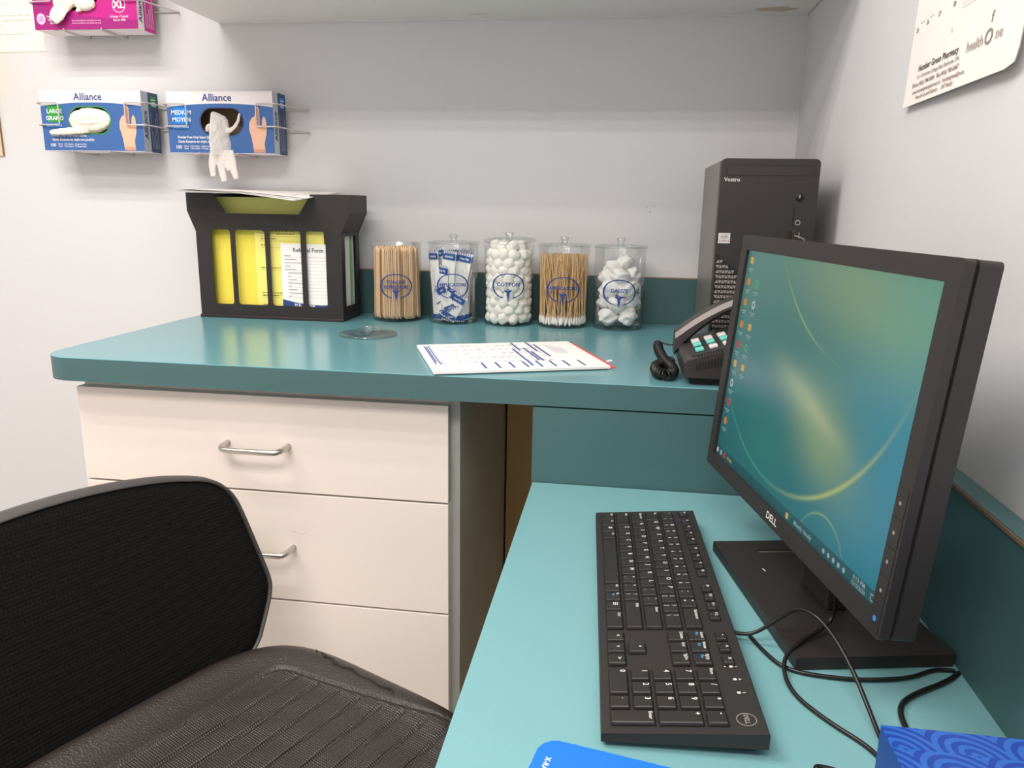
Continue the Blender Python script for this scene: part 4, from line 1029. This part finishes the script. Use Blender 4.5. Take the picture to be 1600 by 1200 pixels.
b.text('9:13 PM', .0060, i_tx, Mh @ T((.925*SW, .0082, -.0011))); b.text('12/15/2020', .0050, i_tx, Mh @ T((.925*SW, .0030, -.0011)))
b.holed(rrect(.974*SW, .0025, .990*SW, .0085, .001, 2), [rrect(.974*SW+.0008, .0033, .990*SW-.0008, .0077, .0008, 2)], .0001, i_tx, Mh @ T((0, 0, -.0012)))
o = b.build('screen_print', so)
for k in range(5):
    b = MB(); v0 = -BZ+.003+.0235*k; b.prism(rrect(SW+.0016, v0, SW+BZ-.0030, v0+.0222, .0006, 2), .0024, .0030, blk_key, Mh)
    cxx, cyy = SW+BZ/2-.001, v0+.011
    b.poly([(cxx+.0016*cos(q*pi/6)*(1.5 if k == 0 else 1), cyy+.0016*sin(q*pi/6)*(1.5 if k == 0 else 1)) for q in range(12)], em('power_blue', '#4f8fe0', .5) if k == 0 else MC['grey_cable'], Mh, z=.0033)
    o = b.build('button', t)
    if k == 0: o['label'] = 'power button with blue light'
# stand: neck and base
b = MB(); b.box((SW/2-.03, .050, .012), (SW/2+.03, .072, .20), blk_matte, r=.003); b.box((SW/2-.04, .044, .13), (SW/2+.04, .056, .21), blk_matte, r=.002); b.build('neck', t)
b = MB(); 
# base corners measured on the desk, given in the stand's own frame
def toloc(x, y):
    d = Vector((x+0.2179, y+0.7835, 0)); return (d.dot(MU), -d.dot(MN))
c0 = toloc(-.2190, -.8420); c1 = toloc(-.1715, -1.0868); c2 = toloc(-.0245, -1.0560)
c3 = (c0[0]+c2[0]-c1[0], c0[1]+c2[1]-c1[1])
b.prism([c0, c1, c2, c3], 0.001, 0.013, blk_matte, r=.0015)
e1 = Vector((c1[0]-c0[0], c1[1]-c0[1])); e2 = Vector((c3[0]-c0[0], c3[1]-c0[1]))
def bp(u, v): q = Vector(c0)+e1*u+e2*v; return (q.x, q.y)
b.poly([bp(.10, .30), bp(.12, .30), bp(.12, .8), bp(.10, .8)], blk_deep, z=.0133); b.poly([bp(.123, .30), bp(.132, .30), bp(.132, .6), bp(.123, .6)], mat('slot_edge', '#6d655c', .5), z=.0133)
b.poly([bp(.30, .22), bp(.325, .225), bp(.326, .235), bp(.30, .23)], mat('chip_white', '#cfcdc9', .5), z=.0133)
b.build('base', t)

# ---------------------------------------------------------------- keyboard
kx, ky, ka = -0.3646, -0.7767, -2.704
KBROT = radians(-90-ka)
kb = thing('keyboard', 'black full size computer keyboard on the teal desk', 'keyboard', (kx, ky, 0.0), (0, 0, KBROT))
KW, KD = 0.442, 0.127
def ktop(y): return 0.0125+0.078*y
SLK = math.atan(0.078)
b = MB()
MY = Matrix(((0, 0, 1, 0), (1, 0, 0, 0), (0, 1, 0, 0), (0, 0, 0, 1)))
b.prism([(0.0, .005), (KD, .009), (KD, ktop(KD)-.001), (KD-.001, ktop(KD)), (.001, ktop(0)), (0, ktop(0)-.001)], 0, KW, blk_matte, M=MY)
b.prism([(.008, .0), (KD-.008, .0), (KD-.008, .0095), (.008, .0055)], .010, KW-.010, blk_deep, M=MY)
MK = T((0, 0, 0.0125)) @ Matrix.Rotation(SLK, 4, 'X')
# logo ring and lock lamps
cxx, cyy = .4245, .1130
b.holed([(cxx+.0078*cos(k*pi/12), cyy+.0078*sin(k*pi/12)) for k in range(24)], [[(cxx+.0072*cos(k*pi/12), cyy+.0072*sin(k*pi/12)) for k in range(24)]], .0002, mat('logo_grey', '#8d8987', .4), MK @ T((0, 0, .0002)))
for d in (0, .0003): b.text('DELL', .0052, MC['logo_grey'], MK @ T((cxx+d, cyy, .0006+d*.3)))
for k in range(3):
    b.poly(rrect(.352+.0185*k, .1120, .3550+.0185*k, .1150, .001, 2), legend, MK, z=.0004); b.text(('1', 'A', 'S')[k], .0035, legend, MK @ T((.3535+.0185*k, .1175, .0004)))
b.poly([(.3535+.0007*cos(k), .1082+.0007*sin(k)) for k in range(6)], legend, MK, z=.0004)
b.build('keyboard_body', kb)
P_ = 0.01905; KX0 = 0.0082; R0 = 0.0065; RP = 0.0187
def key(name, x, y, w_, h_, leg, leg2=None, blue=None, tall=0.0032, center=False):
    b = MB(); g = 0.0013
    lo = (x+g, y+g); hi = (x+w_-g, y+h_-g); cx_, cy_ = (lo[0]+hi[0])/2, (lo[1]+hi[1])/2
    q = []; ins = .0009
    bx = [(lo[0], lo[1], 0.0002), (hi[0], lo[1], .0002), (hi[0], hi[1], .0002), (lo[0], hi[1], .0002)]
    tp = [(lo[0]+ins, lo[1]+ins, tall), (hi[0]-ins, lo[1]+ins, tall), (hi[0]-ins, hi[1]-ins, tall), (lo[0]+ins, hi[1]-ins, tall)]
    bmk = bmesh.new(); vv = [bmk.verts.new(p) for p in bx+tp]
    for f in ((3, 2, 1, 0), (4, 5, 6, 7), (0, 1, 5, 4), (1, 2, 6, 5), (2, 3, 7, 6), (3, 0, 4, 7)): bmk.faces.new([vv[k] for k in f])
    bmesh.ops.bevel(bmk, geom=list(bmk.edges), offset=.0006, segments=1, affect='EDGES')
    b.merge(bmk, blk_key, MK)
    b.holed([(lo[0]-.0006, lo[1]-.0006), (hi[0]+.0006, lo[1]-.0006), (hi[0]+.0006, hi[1]+.0006), (lo[0]-.0006, hi[1]+.0006)], [[lo, (hi[0], lo[1]), hi, (lo[0], hi[1])]], .0001, blk_deep, MK @ T((0, 0, .0001)))
    z = tall+.0001; small = len(leg) > 1
    def tx(s, sx, sy, size, m_): b.text(s, size, m_, MK @ T((sx, sy, z)))
    if leg:
        if center: tx(leg, cx_, cy_+.002, .006, legend)
        elif not small and leg2 is None: tx(leg, lo[0]+.0048, hi[1]-.0042, .0068, legend)
        elif leg2: tx(leg2, lo[0]+.0048, hi[1]-.0038, .0052, legend); tx(leg, lo[0]+.0048, lo[1]+.0048, .0052, legend)
        elif small: sz = .0042; ww = len(leg)*sz*.55; tx(leg, min(cx_, lo[0]+.0015+ww/2) if w_ < .03 or x < .1 else lo[0]+.0025+ww/2, hi[1]-.0034, sz, legend)
    if blue: tx(blue, lo[0]+.0055, (hi[1]-.0080) if h_ > .012 else lo[1]+.0028, .0040, legend_b)
    return b.build(name, kb)
rows = [[('Ctrl', 1.25), ('Fn', 1.0), ('⊞', 1.0), ('Alt', 1.0), ('', 6.0), ('Alt', 1.0), ('Fn', 1.0), ('≡', 1.0), ('Ctrl', 1.75)],
        [('Shift', 2.25), 'Z', 'X', 'C', 'V', 'B', 'N', 'M', (',', 1, '<'), ('.', 1, '>'), ('/', 1, '?'), ('Shift', 2.75)],
        [('Caps Lock', 1.75), 'A', 'S', 'D', 'F', 'G', 'H', 'J', 'K', 'L', (';', 1, ':'), ("'", 1, '"'), ('Enter', 2.25)],
        [('Tab', 1.5), 'Q', 'W', 'E', 'R', 'T', 'Y', 'U', 'I', 'O', 'P', ('[', 1, '{'), (']', 1, '}'), ('\\', 1.5, '|')],
        [('`', 1, '~'), ('1', 1, '!'), ('2', 1, '@'), ('3', 1, '#'), ('4', 1, '$'), ('5', 1, '%'), ('6', 1, '^'), ('7', 1, '&'), ('8', 1, '*'), ('9', 1, '('), ('0', 1, ')'), ('-', 1, '_'), ('=', 1, '+'), ('Backspace', 2)]]
for r_, row in enumerate(rows):
    x = KX0
    for kdef in row:
        if isinstance(kdef, str): kdef = (kdef, 1.0)
        w_ = kdef[1]*P_
        lg = kdef[0]
        if lg == '⊞': lg = ''
        if lg == '≡': lg = ''
        o = key('space_bar' if (r_ == 0 and kdef[1] > 5) else 'key', x, R0+RP*r_, w_, RP, lg, kdef[2] if len(kdef) > 2 else None, blue='Fn' if (kdef[0] == 'Fn' and x > .2) else None)
        x += w_
    if r_ == 0:
        xw = KX0+2.25*P_; b = MB()
        for dx, dy in ((0, 0), (.0024, 0), (0, .0024), (.0024, .0024)): b.quad(xw+.005+dx, R0+.009+dy, xw+.007+dx, R0+.011+dy, legend, MK, z=.0034)
        xm = KX0+12.25*P_
        for dy in (0, .0018, .0036): b.quad(xm+.004, R0+.009+dy, xm+.0095, R0+.0098+dy, legend, MK, z=.0034)
        b.build('key_symbols', kb)
fy = R0+5*RP+.0062; fh = 0.0128
key('function_key', KX0, fy, .0150, fh, 'Esc', blue='B')
for g_, (x0, n_) in enumerate(((KX0+.0265, 4), (KX0+.1080, 4), (KX0+.1990, 4))):
    for k in range(n_):
        idx = g_*4+k+1; key('function_key', x0+k*.0186, fy, .0158, fh, 'F%d' % idx, blue='•' if idx > 8 else ('=' if idx == 1 else None))
NX = KX0+15*P_+.0042
for k in range(3): key('media_key', NX+k*.0190+.0010, fy, .0160, fh, ('-', '+', 'x')[k], center=True)
for k, (l1, l2, bl) in enumerate((('Insert', 'Delete', 'Prt'), ('Home', 'End', 'Scr'), ('PgUp', 'PgDn', 'Pse'))):
    key('navigation_key', NX+k*.0187, R0+4*RP, .0187, RP, l1, blue=bl); key('navigation_key', NX+k*.0187, R0+3*RP, .0187, RP, l2)
key('arrow_key', NX+.0187, R0+RP, .0187, RP, '^', center=True)
for k in range(3): key('arrow_key', NX+k*.0187, R0, .0187, RP, ('<', 'v', '>')[k], center=True)
QX = NX+3*.0187+.0042
pad = [('Num', 0, 4, 1, 1), ('/', 1, 4, 1, 1), ('*', 2, 4, 1, 1), ('-', 3, 4, 1, 1), ('7', 0, 3, 1, 1), ('8', 1, 3, 1, 1), ('9', 2, 3, 1, 1), ('4', 0, 2, 1, 1), ('5', 1, 2, 1, 1), ('6', 2, 2, 1, 1), ('+', 3, 2, 1, 2), ('1', 0, 1, 1, 1), ('2', 1, 1, 1, 1), ('3', 2, 1, 1, 1), ('Enter', 3, 0, 1, 2), ('0', 0, 0, 2, 1), ('.', 2, 0, 1, 1)]
for l, c_, r_, w_, h_ in pad: key('keypad_key', QX+c_*.0190, R0+RP*r_, .0190*w_, RP*h_, l)

# ---------------------------------------------------------------- cables on the desk
def cable(label, pts, r=0.0019, name='cable'):
    o = Vector(pts[0]); b = MB(); b.tube([Vector(p)-o for p in pts], r, cablem, n=10, smooth_path=3)
    return tag(b.build(name, loc=o), label, 'cable')
cable('black keyboard cable rising in a loop in front of the monitor stand', [(-.2395, -1.045, .0165), (-0.218, -1.048, 0.009), (-0.202, -1.049, 0.012), (-0.183, -1.051, 0.03), (-0.170, -1.062, 0.05), (-0.158, -1.081, 0.055), (-0.145, -1.1, 0.045), (-0.135, -1.128, 0.03), (-0.129, -1.156, 0.014), (-0.126, -1.184, 0.004), (-.122, -1.225, .0025)])
cable('black cable hanging from under the screen and curving over the stand base', [(-0.128, -1.01, 0.075), (-0.131, -1.040, 0.06), (-0.125, -1.028, 0.03), (-0.133, -1.034, 0.018), (-0.168, -1.068, 0.0165), (-0.184, -1.086, 0.008), (-0.184, -1.123, 0.0025), (-0.162, -1.159, 0.0025), (-0.134, -1.189, 0.0025), (-.128, -1.22, .0025)])
cable('black cable lying flat along the near edge of the stand base', [(-.205, -1.035, .0025), (-0.197, -1.060, 0.0025), (-0.182, -1.090, 0.0025), (-0.148, -1.096, 0.0025), (-0.112, -1.095, 0.0025), (-0.072, -1.085, 0.0025), (-0.050, -1.070, 0.0025), (-0.040, -1.066, 0.0025), (-.0275, -1.066, .0025)])
cable('thicker black cable bending from the stand corner to the tissue box', [(-0.026, -1.03-.04, 0.0028), (-0.040, -1.085, 0.0028), (-0.082, -1.113, 0.0028), (-0.098, -1.133, 0.0028), (-0.101, -1.165, 0.0028), (-.098, -1.225, .0028)], 0.0024)
cable('short black cable loop sticking out left of the tissue box', [(-0.060, -1.262, 0.0025), (-0.110, -1.240, 0.0025), (-0.150, -1.227, 0.0025), (-0.160, -1.2255, 0.004), (-0.174, -1.2215, 0.006), (-0.186, -1.222, 0.007), (-0.184, -1.228, 0.008), (-0.172, -1.236, 0.009), (-0.165, -1.252, 0.006), (-0.171, -1.280, 0.0025), (-0.173, -1.33, 0.0025), (-0.190, -1.42, 0.0025)], 0.0022)

# ---------------------------------------------------------------- tissue box
TBZ = 0.090
t = thing('tissue_box', 'blue tissue box with wave pattern in the bottom right corner', 'tissue box', (-0.1675, -1.2830, 0.0), (0, 0, 0))
def wave_mat():
    m = mat('wave_print', '#2559c4', 0.35); N = m.node_tree.nodes; L = m.node_tree.links; pb = N['Principled BSDF']
    tc = N.new('ShaderNodeTexCoord'); sp = N.new('ShaderNodeSeparateXYZ'); L.new(tc.outputs['Object'], sp.inputs[0])
    def mth(op, a, b=None):
        n = N.new('ShaderNodeMath'); n.operation = op
        for i, v in enumerate((a, b)):
            if v is None: continue
            if isinstance(v, (int, float)): n.inputs[i].default_value = v
            else: L.new(v, n.inputs[i])
        return n.outputs[0]
    # overlapping fans: rows of rings, each row half a cell off
    S = 0.042; u = mth('DIVIDE', mth('ADD', sp.outputs[0], mth('MULTIPLY', sp.outputs[1], 0.35)), S); v = mth('DIVIDE', sp.outputs[1], S*0.5)
    v2 = mth('MULTIPLY', v, 1.0); row = mth('FLOOR', v2); fv = mth('SUBTRACT', v2, row)
    u2 = mth('ADD', u, mth('MULTIPLY', row, 0.5)); fu = mth('SUBTRACT', mth('SUBTRACT', u2, mth('FLOOR', u2)), 0.5)
    r = mth('SQRT', mth('ADD', mth('MULTIPLY', fu, fu), mth('MULTIPLY', mth('MULTIPLY', mth('ADD', fv, 0.0), 0.5), mth('MULTIPLY', mth('ADD', fv, 0.0), 0.5))))
    s = mth('GREATER_THAN', mth('SINE', mth('MULTIPLY', r, 42)), 0.0)
    mx = N.new('ShaderNodeMix'); mx.data_type = 'RGBA'; mx.inputs[6].default_value = lin('#153a8e'); mx.inputs[7].default_value = lin('#2559a8')
    L.new(s, mx.inputs[0]); L.new(mx.outputs[2], pb.inputs['Base Color']); return m
wv = wave_mat()
BX, BY = 0.1430, 0.150
b = MB(); b.holed([(0, -BY), (BX, -BY), (BX, 0), (0, 0)], [oval(.078, -0.066, 0.090, 0.048)], -0.0012, wv, T((0, 0, TBZ)))
for lo, hi in (((0, -BY, 0), (.0012, 0, TBZ-.0013)), ((BX-.0012, -BY, 0), (BX, 0, TBZ-.0013)), ((.0012, -.0012, 0), (BX-.0012, 0, TBZ-.0013)), ((.0012, -BY, 0), (BX-.0012, -BY+.0012, TBZ-.0013))): b.box(lo, hi, tis_side)
b.box((.0012, -BY+.0012, 0), (BX-.0012, -.0012, .0012), boxwhite)
b.build('carton', t)
b = MB(); n = 20; vs = []; fs = []
for i in range(n+1):
    for j in range(n+1):
        u = -1+2*i/n; v = -1+2*j/n; h = exp(-(u*u*1.2+v*v*4.5)); vs.append((u*.042, v*.022*(1+.6*h), -0.008+0.040*h+.003*sin(7*u+3*v)*h))
for i in range(n):
    for j in range(n): a = i*(n+1)+j; fs.append((a, a+n+1, a+n+2, a+1))
m0 = len(vs)
b.add(vs+[(x, y, z-.0006) for x, y, z in vs], fs+[tuple(m0+q for q in reversed(f)) for f in fs], tissue, smooth=True)
tag(b.build('tissue', loc=(-0.1675+.0780, -1.2830-.064, TBZ)), 'white tissue puffing out of the blue tissue box', 'tissue')

# blue card, bottom of the picture
b = MB(); cr = 0.016
pts = [(0.0, -0.26), (0.21, -0.26), (0.21, 0.0), (cr, 0)]+[(cr+cr*cos(radians(a)), -cr+cr*sin(radians(a))) for a in range(100, 181, 10)]
jag = []
for a, c in zip(pts, pts[1:]+pts[:1]):
    nn = max(1, int(math.dist(a, c)/0.0025))
    for k in range(nn): jag.append((a[0]+(c[0]-a[0])*k/nn+random.uniform(-.0002, .0002), a[1]+(c[1]-a[1])*k/nn+random.uniform(-.00025, .00025)))
b.prism(jag, 0, 0.0018, cardblue); b.prism([(x*1.0, y) for x, y in pts], -0.006, -0.0002, paper)
MCd = T((0.0105, -0.036, 0.0021)) @ RZ(-90)
for d in (0, .0003): b.text('X-RAY | ULTRASOUND', 0.0058, white_ink, MCd @ T((0.016, d, d*.3)), sx=1.05)
tag(b.build('appointment_card', loc=(-0.3885, -1.2240, 0.0062), rot=(0, 0, radians(-10.6))), 'bright blue printed card pad at the bottom edge below the keyboard', 'card')

# ---------------------------------------------------------------- office chair
SZ = -0.200
chr_ = thing('office_chair', 'black office chair with split vinyl seat and mesh back', 'chair', (-0.730, -1.080, FL), (0, 0, radians(-25.5)))
ZS = SZ-FL     # seat height over the floor
# seat: local x forward, y to the sitter's left
def seat_out(a):
    ca, sa = cos(a), sin(a); n_ = 4.2
    r_ = (abs(ca)**n_+abs(sa)**n_)**(-1/n_); return ca*r_, sa*r_
SXh, SYh = 0.232, 0.252
def inpanel(x, y):
    return (max(0, -x/.135, x/.185)**14+abs(y/(.188+.145*x))**14)**(1/14)
def seat_z(x, y):
    k = (abs(x/SXh)**4.2+abs(y/SYh)**4.2)**(1/4.2)
    z = 0.0
    z -= 0.030*max(0, (k-.80)/.20)**2.6
    z -= 0.012*exp(-((x/.15)**2+(y/.16)**2))
    z += 0.008*exp(-((k-.84)/.11)**2)
    if x > 0.1: z -= 0.6*(x-.1)**2*3.2
    p = inpanel(x, y)
    z -= 0.0026*exp(-((p-1)/.014)**2)
    if p < .97:
        g = ((x+.135-.9*y*y*(1 if y < 0 else .2)) / .0330) % 1.0; g = min(g, 1-g)*.0330; z -= 0.0030*exp(-(g/.0019)**2)*min(1, (1-p)/.05)
        z -= .0008
    return z
NR, NS = 180, 460; b = MB(); vs = []; mid = []
for i in range(NR+1):
    k = (i/NR)
    for j in range(NS):
        a = 2*pi*j/NS; ox, oy = seat_out(a); x, y = ox*SXh*k, oy*SYh*k; vs.append((x, y, ZS+seat_z(x, y)))
fs_s, fs_p = [], []
for i in range(NR):
    for j in range(NS):
        q = (i*NS+j, (i+1)*NS+j, (i+1)*NS+(j+1) % NS, i*NS+(j+1) % NS)
        c_ = vs[q[1]]; (fs_p if inpanel(c_[0], c_[1]) < 1.0 else fs_s).append(q)
iS = b.mi(seat_m); iP = b.mi(seat_p); bv = [b.bm.verts.new(v) for v in vs]
for f, ii in [(f, iS) for f in fs_s]+[(f, iP) for f in fs_p]:
    try: q = b.bm.faces.new([bv[k] for k in f]); q.material_index = ii; q.smooth = True
    except ValueError: pass
ring = []
for dz, sc in ((-.010, 1.012), (-.030, 1.010), (-.048, .985), (-.056, .93), (-.058, .0)):
    ring.append([b.bm.verts.new((seat_out(2*pi*j/NS)[0]*SXh*sc, seat_out(2*pi*j/NS)[1]*SYh*sc, ZS+seat_z(seat_out(2*pi*j/NS)[0]*SXh, seat_out(2*pi*j/NS)[1]*SYh)*(1 if sc > .5 else 0)+dz-(0 if sc > .5 else .034))) for j in range(NS)])
prev = bv[NR*NS:NR*NS+NS]
for rg in ring:
    for j in range(NS):
        q = b.bm.faces.new([prev[j], rg[j], rg[(j+1) % NS], prev[(j+1) % NS]]); q.material_index = iS; q.smooth = True
    prev = rg
seat = b.build('seat', chr_)
# split in the vinyl
b = MB(); tp = [(-.120, .222), (-.108, .214), (-.104, .218), (-.090, .211), (-.076, .213), (-.070, .208), (-.052, .207), (-.040, .211), (-.020, .206), (-.004, .208), (.018, .205), (.033, .2085), (.045, .200)]
tw = [.0004, .0016, .0012, .0026, .0014, .0022, .0013, .0018, .001, .0009, .0012, .0024, .0006]
vs = []; fs = []
for (x, y), w_ in zip(tp, tw):
    for s_ in (-1, 1): vs.append((x, y+s_*w_, ZS+seat_z(x, y+s_*w_)+.0012))
for k in range(len(tp)-1): fs.append((2*k, 2*k+1, 2*k+3, 2*k+2))
b.add(vs, fs, blk_deep); b.build('tear', seat)
# backrest: outline in (y, z) measured from seat height
half = [(.218, -.235), (.240, -.200), (.258, -.168), (.262, -.150), (.259, -.125), (.255, -.100), (.251, -.075), (.246, -.045), (.241, -.022), (.233, -.006), (.220, .007), (.203, .016), (.180, .022), (.150, .029), (.095, .036), (.04, .0395), (0, .040)]
full = half+[(-y, z) for y, z in half[::-1][1:]]
low = [(-.16, -.27), (-.08, -.28), (0, -.283), (.08, -.28), (.16, -.27)]
out = full+low
def backx(y, z): return -0.25-0.30*(z-SZ)+0.9*(abs(y)**2)*0.35-.018
P = [Vector((y, z, 0)) for y, z in out]
for _ in range(2):
    Q = []
    for a, c in zip(P, P[1:]+P[:1]): Q += [a*.75+c*.25, a*.25+c*.75]
    P = Q
cen = Vector((0, -.12, 0)); NB = len(P)
def bring(sc, dx):
    return [(backx(v.x*sc, cen.y+(v.y-cen.y)*sc)+dx, v.x*sc, cen.y+(v.y-cen.y)*sc-FL) for v in P]
def bands(b, rings, m_):
    vs = [v for r_ in rings for v in r_]; fs = []
    for i in range(len(rings)-1):
        for j in range(NB): fs.append((i*NB+j, i*NB+(j+1) % NB, (i+1)*NB+(j+1) % NB, (i+1)*NB+j))
    b.add(vs, fs, m_, smooth=True)
b = MB()
bands(b, [bring(.972, .004), bring(.976, .008), bring(.984, .0095), bring(.995, .006), bring(1.0, .000), bring(1.0, -.012), bring(.992, -.022), bring(.97, -.026), bring(.90, -.026), bring(.5, -.024), bring(.0, -.024)], chair_rim)
br = b.build('backrest', chr_)
b = MB(); bands(b, [bring(.974, .004), bring(.962, .0068), bring(.9, .008), bring(.8, .008), bring(.65, .008), bring(.5, .008), bring(.35, .008), bring(.2, .008), bring(.0, .008)], chair_fab); b.build('backrest_pad', br)
b = MB(); b.tube([(-.275, 0, ZS-.06), (-.33, 0, ZS-.075), (-.10, 0, ZS-.075)][::-1][1:]+[(-.10, 0, ZS-.075)] if False else [(-.08, 0, ZS-.075), (-.25, 0, ZS-.085), (-.335, 0, ZS-.06), (-.345, 0, ZS+.02)], .018, chair_m, n=10, smooth_path=2, flat=(.5, 1.6, (0, 0, 1))); b.build('back_bracket', chr_)
b = MB(); b.box((-.11, -.09, ZS-.118), (.10, .09, ZS-.092), chair_m, r=.006); b.box((-.06, -.05, ZS-.135), (.06, .05, ZS-.110), chair_m, r=.006); b.build('mechanism', chr_)
b = MB(); b.cyl((0, 0, .09), (0, 0, .26), .027, .027, chair_m); b.cyl((0, 0, .26), (0, 0, ZS-.13), .015, .015, steel); b.build('gas_column', chr_)
for k in range(5):
    a = 2*pi*k/5+.3; d = Vector((cos(a), sin(a), 0))
    b = MB(); b.tube([(0, 0, .105), tuple(d*.12+Vector((0, 0, .10))), tuple(d*.29+Vector((0, 0, .075)))], [.028, .022, .015], chair_m, n=10, flat=(.7, 1, (0, 0, 1))); lg = b.build('leg', chr_)
    b = MB(); p = d*.285; sd = Vector((-d.y, d.x, 0))
    for s_ in (-1, 1): q = p+sd*(.013*s_); b.cyl(q-sd*.008+Vector((0, 0, .025)), q+sd*.008+Vector((0, 0, .025)), .025, .025, castor)
    b.cyl(p+Vector((0, 0, .02)), p+Vector((0, 0, .07)), .006, .006, steel, n=8); b.build('castor', lg)
# scuff marks on the back wall
b = MB()
for x, z in ((-.30, .41), (-.285, .413), (-.293, .40), (-1.10, .58), (-1.02, .30)):
    b.poly([(x+.0015*cos(k), z+.002*sin(k)) for k in range(6)], mat('wall_scuff', '#b7b2ad', .8), FRONT)
tag(b.build('trim_1', loc=(0, -0.0001, 0)), kind='structure')
for o in bpy.data.objects:
    if o.type == 'MESH' and o.name.startswith('trim_1'): o.name = 'wall_back_scuffs'
bpy.context.view_layer.update()
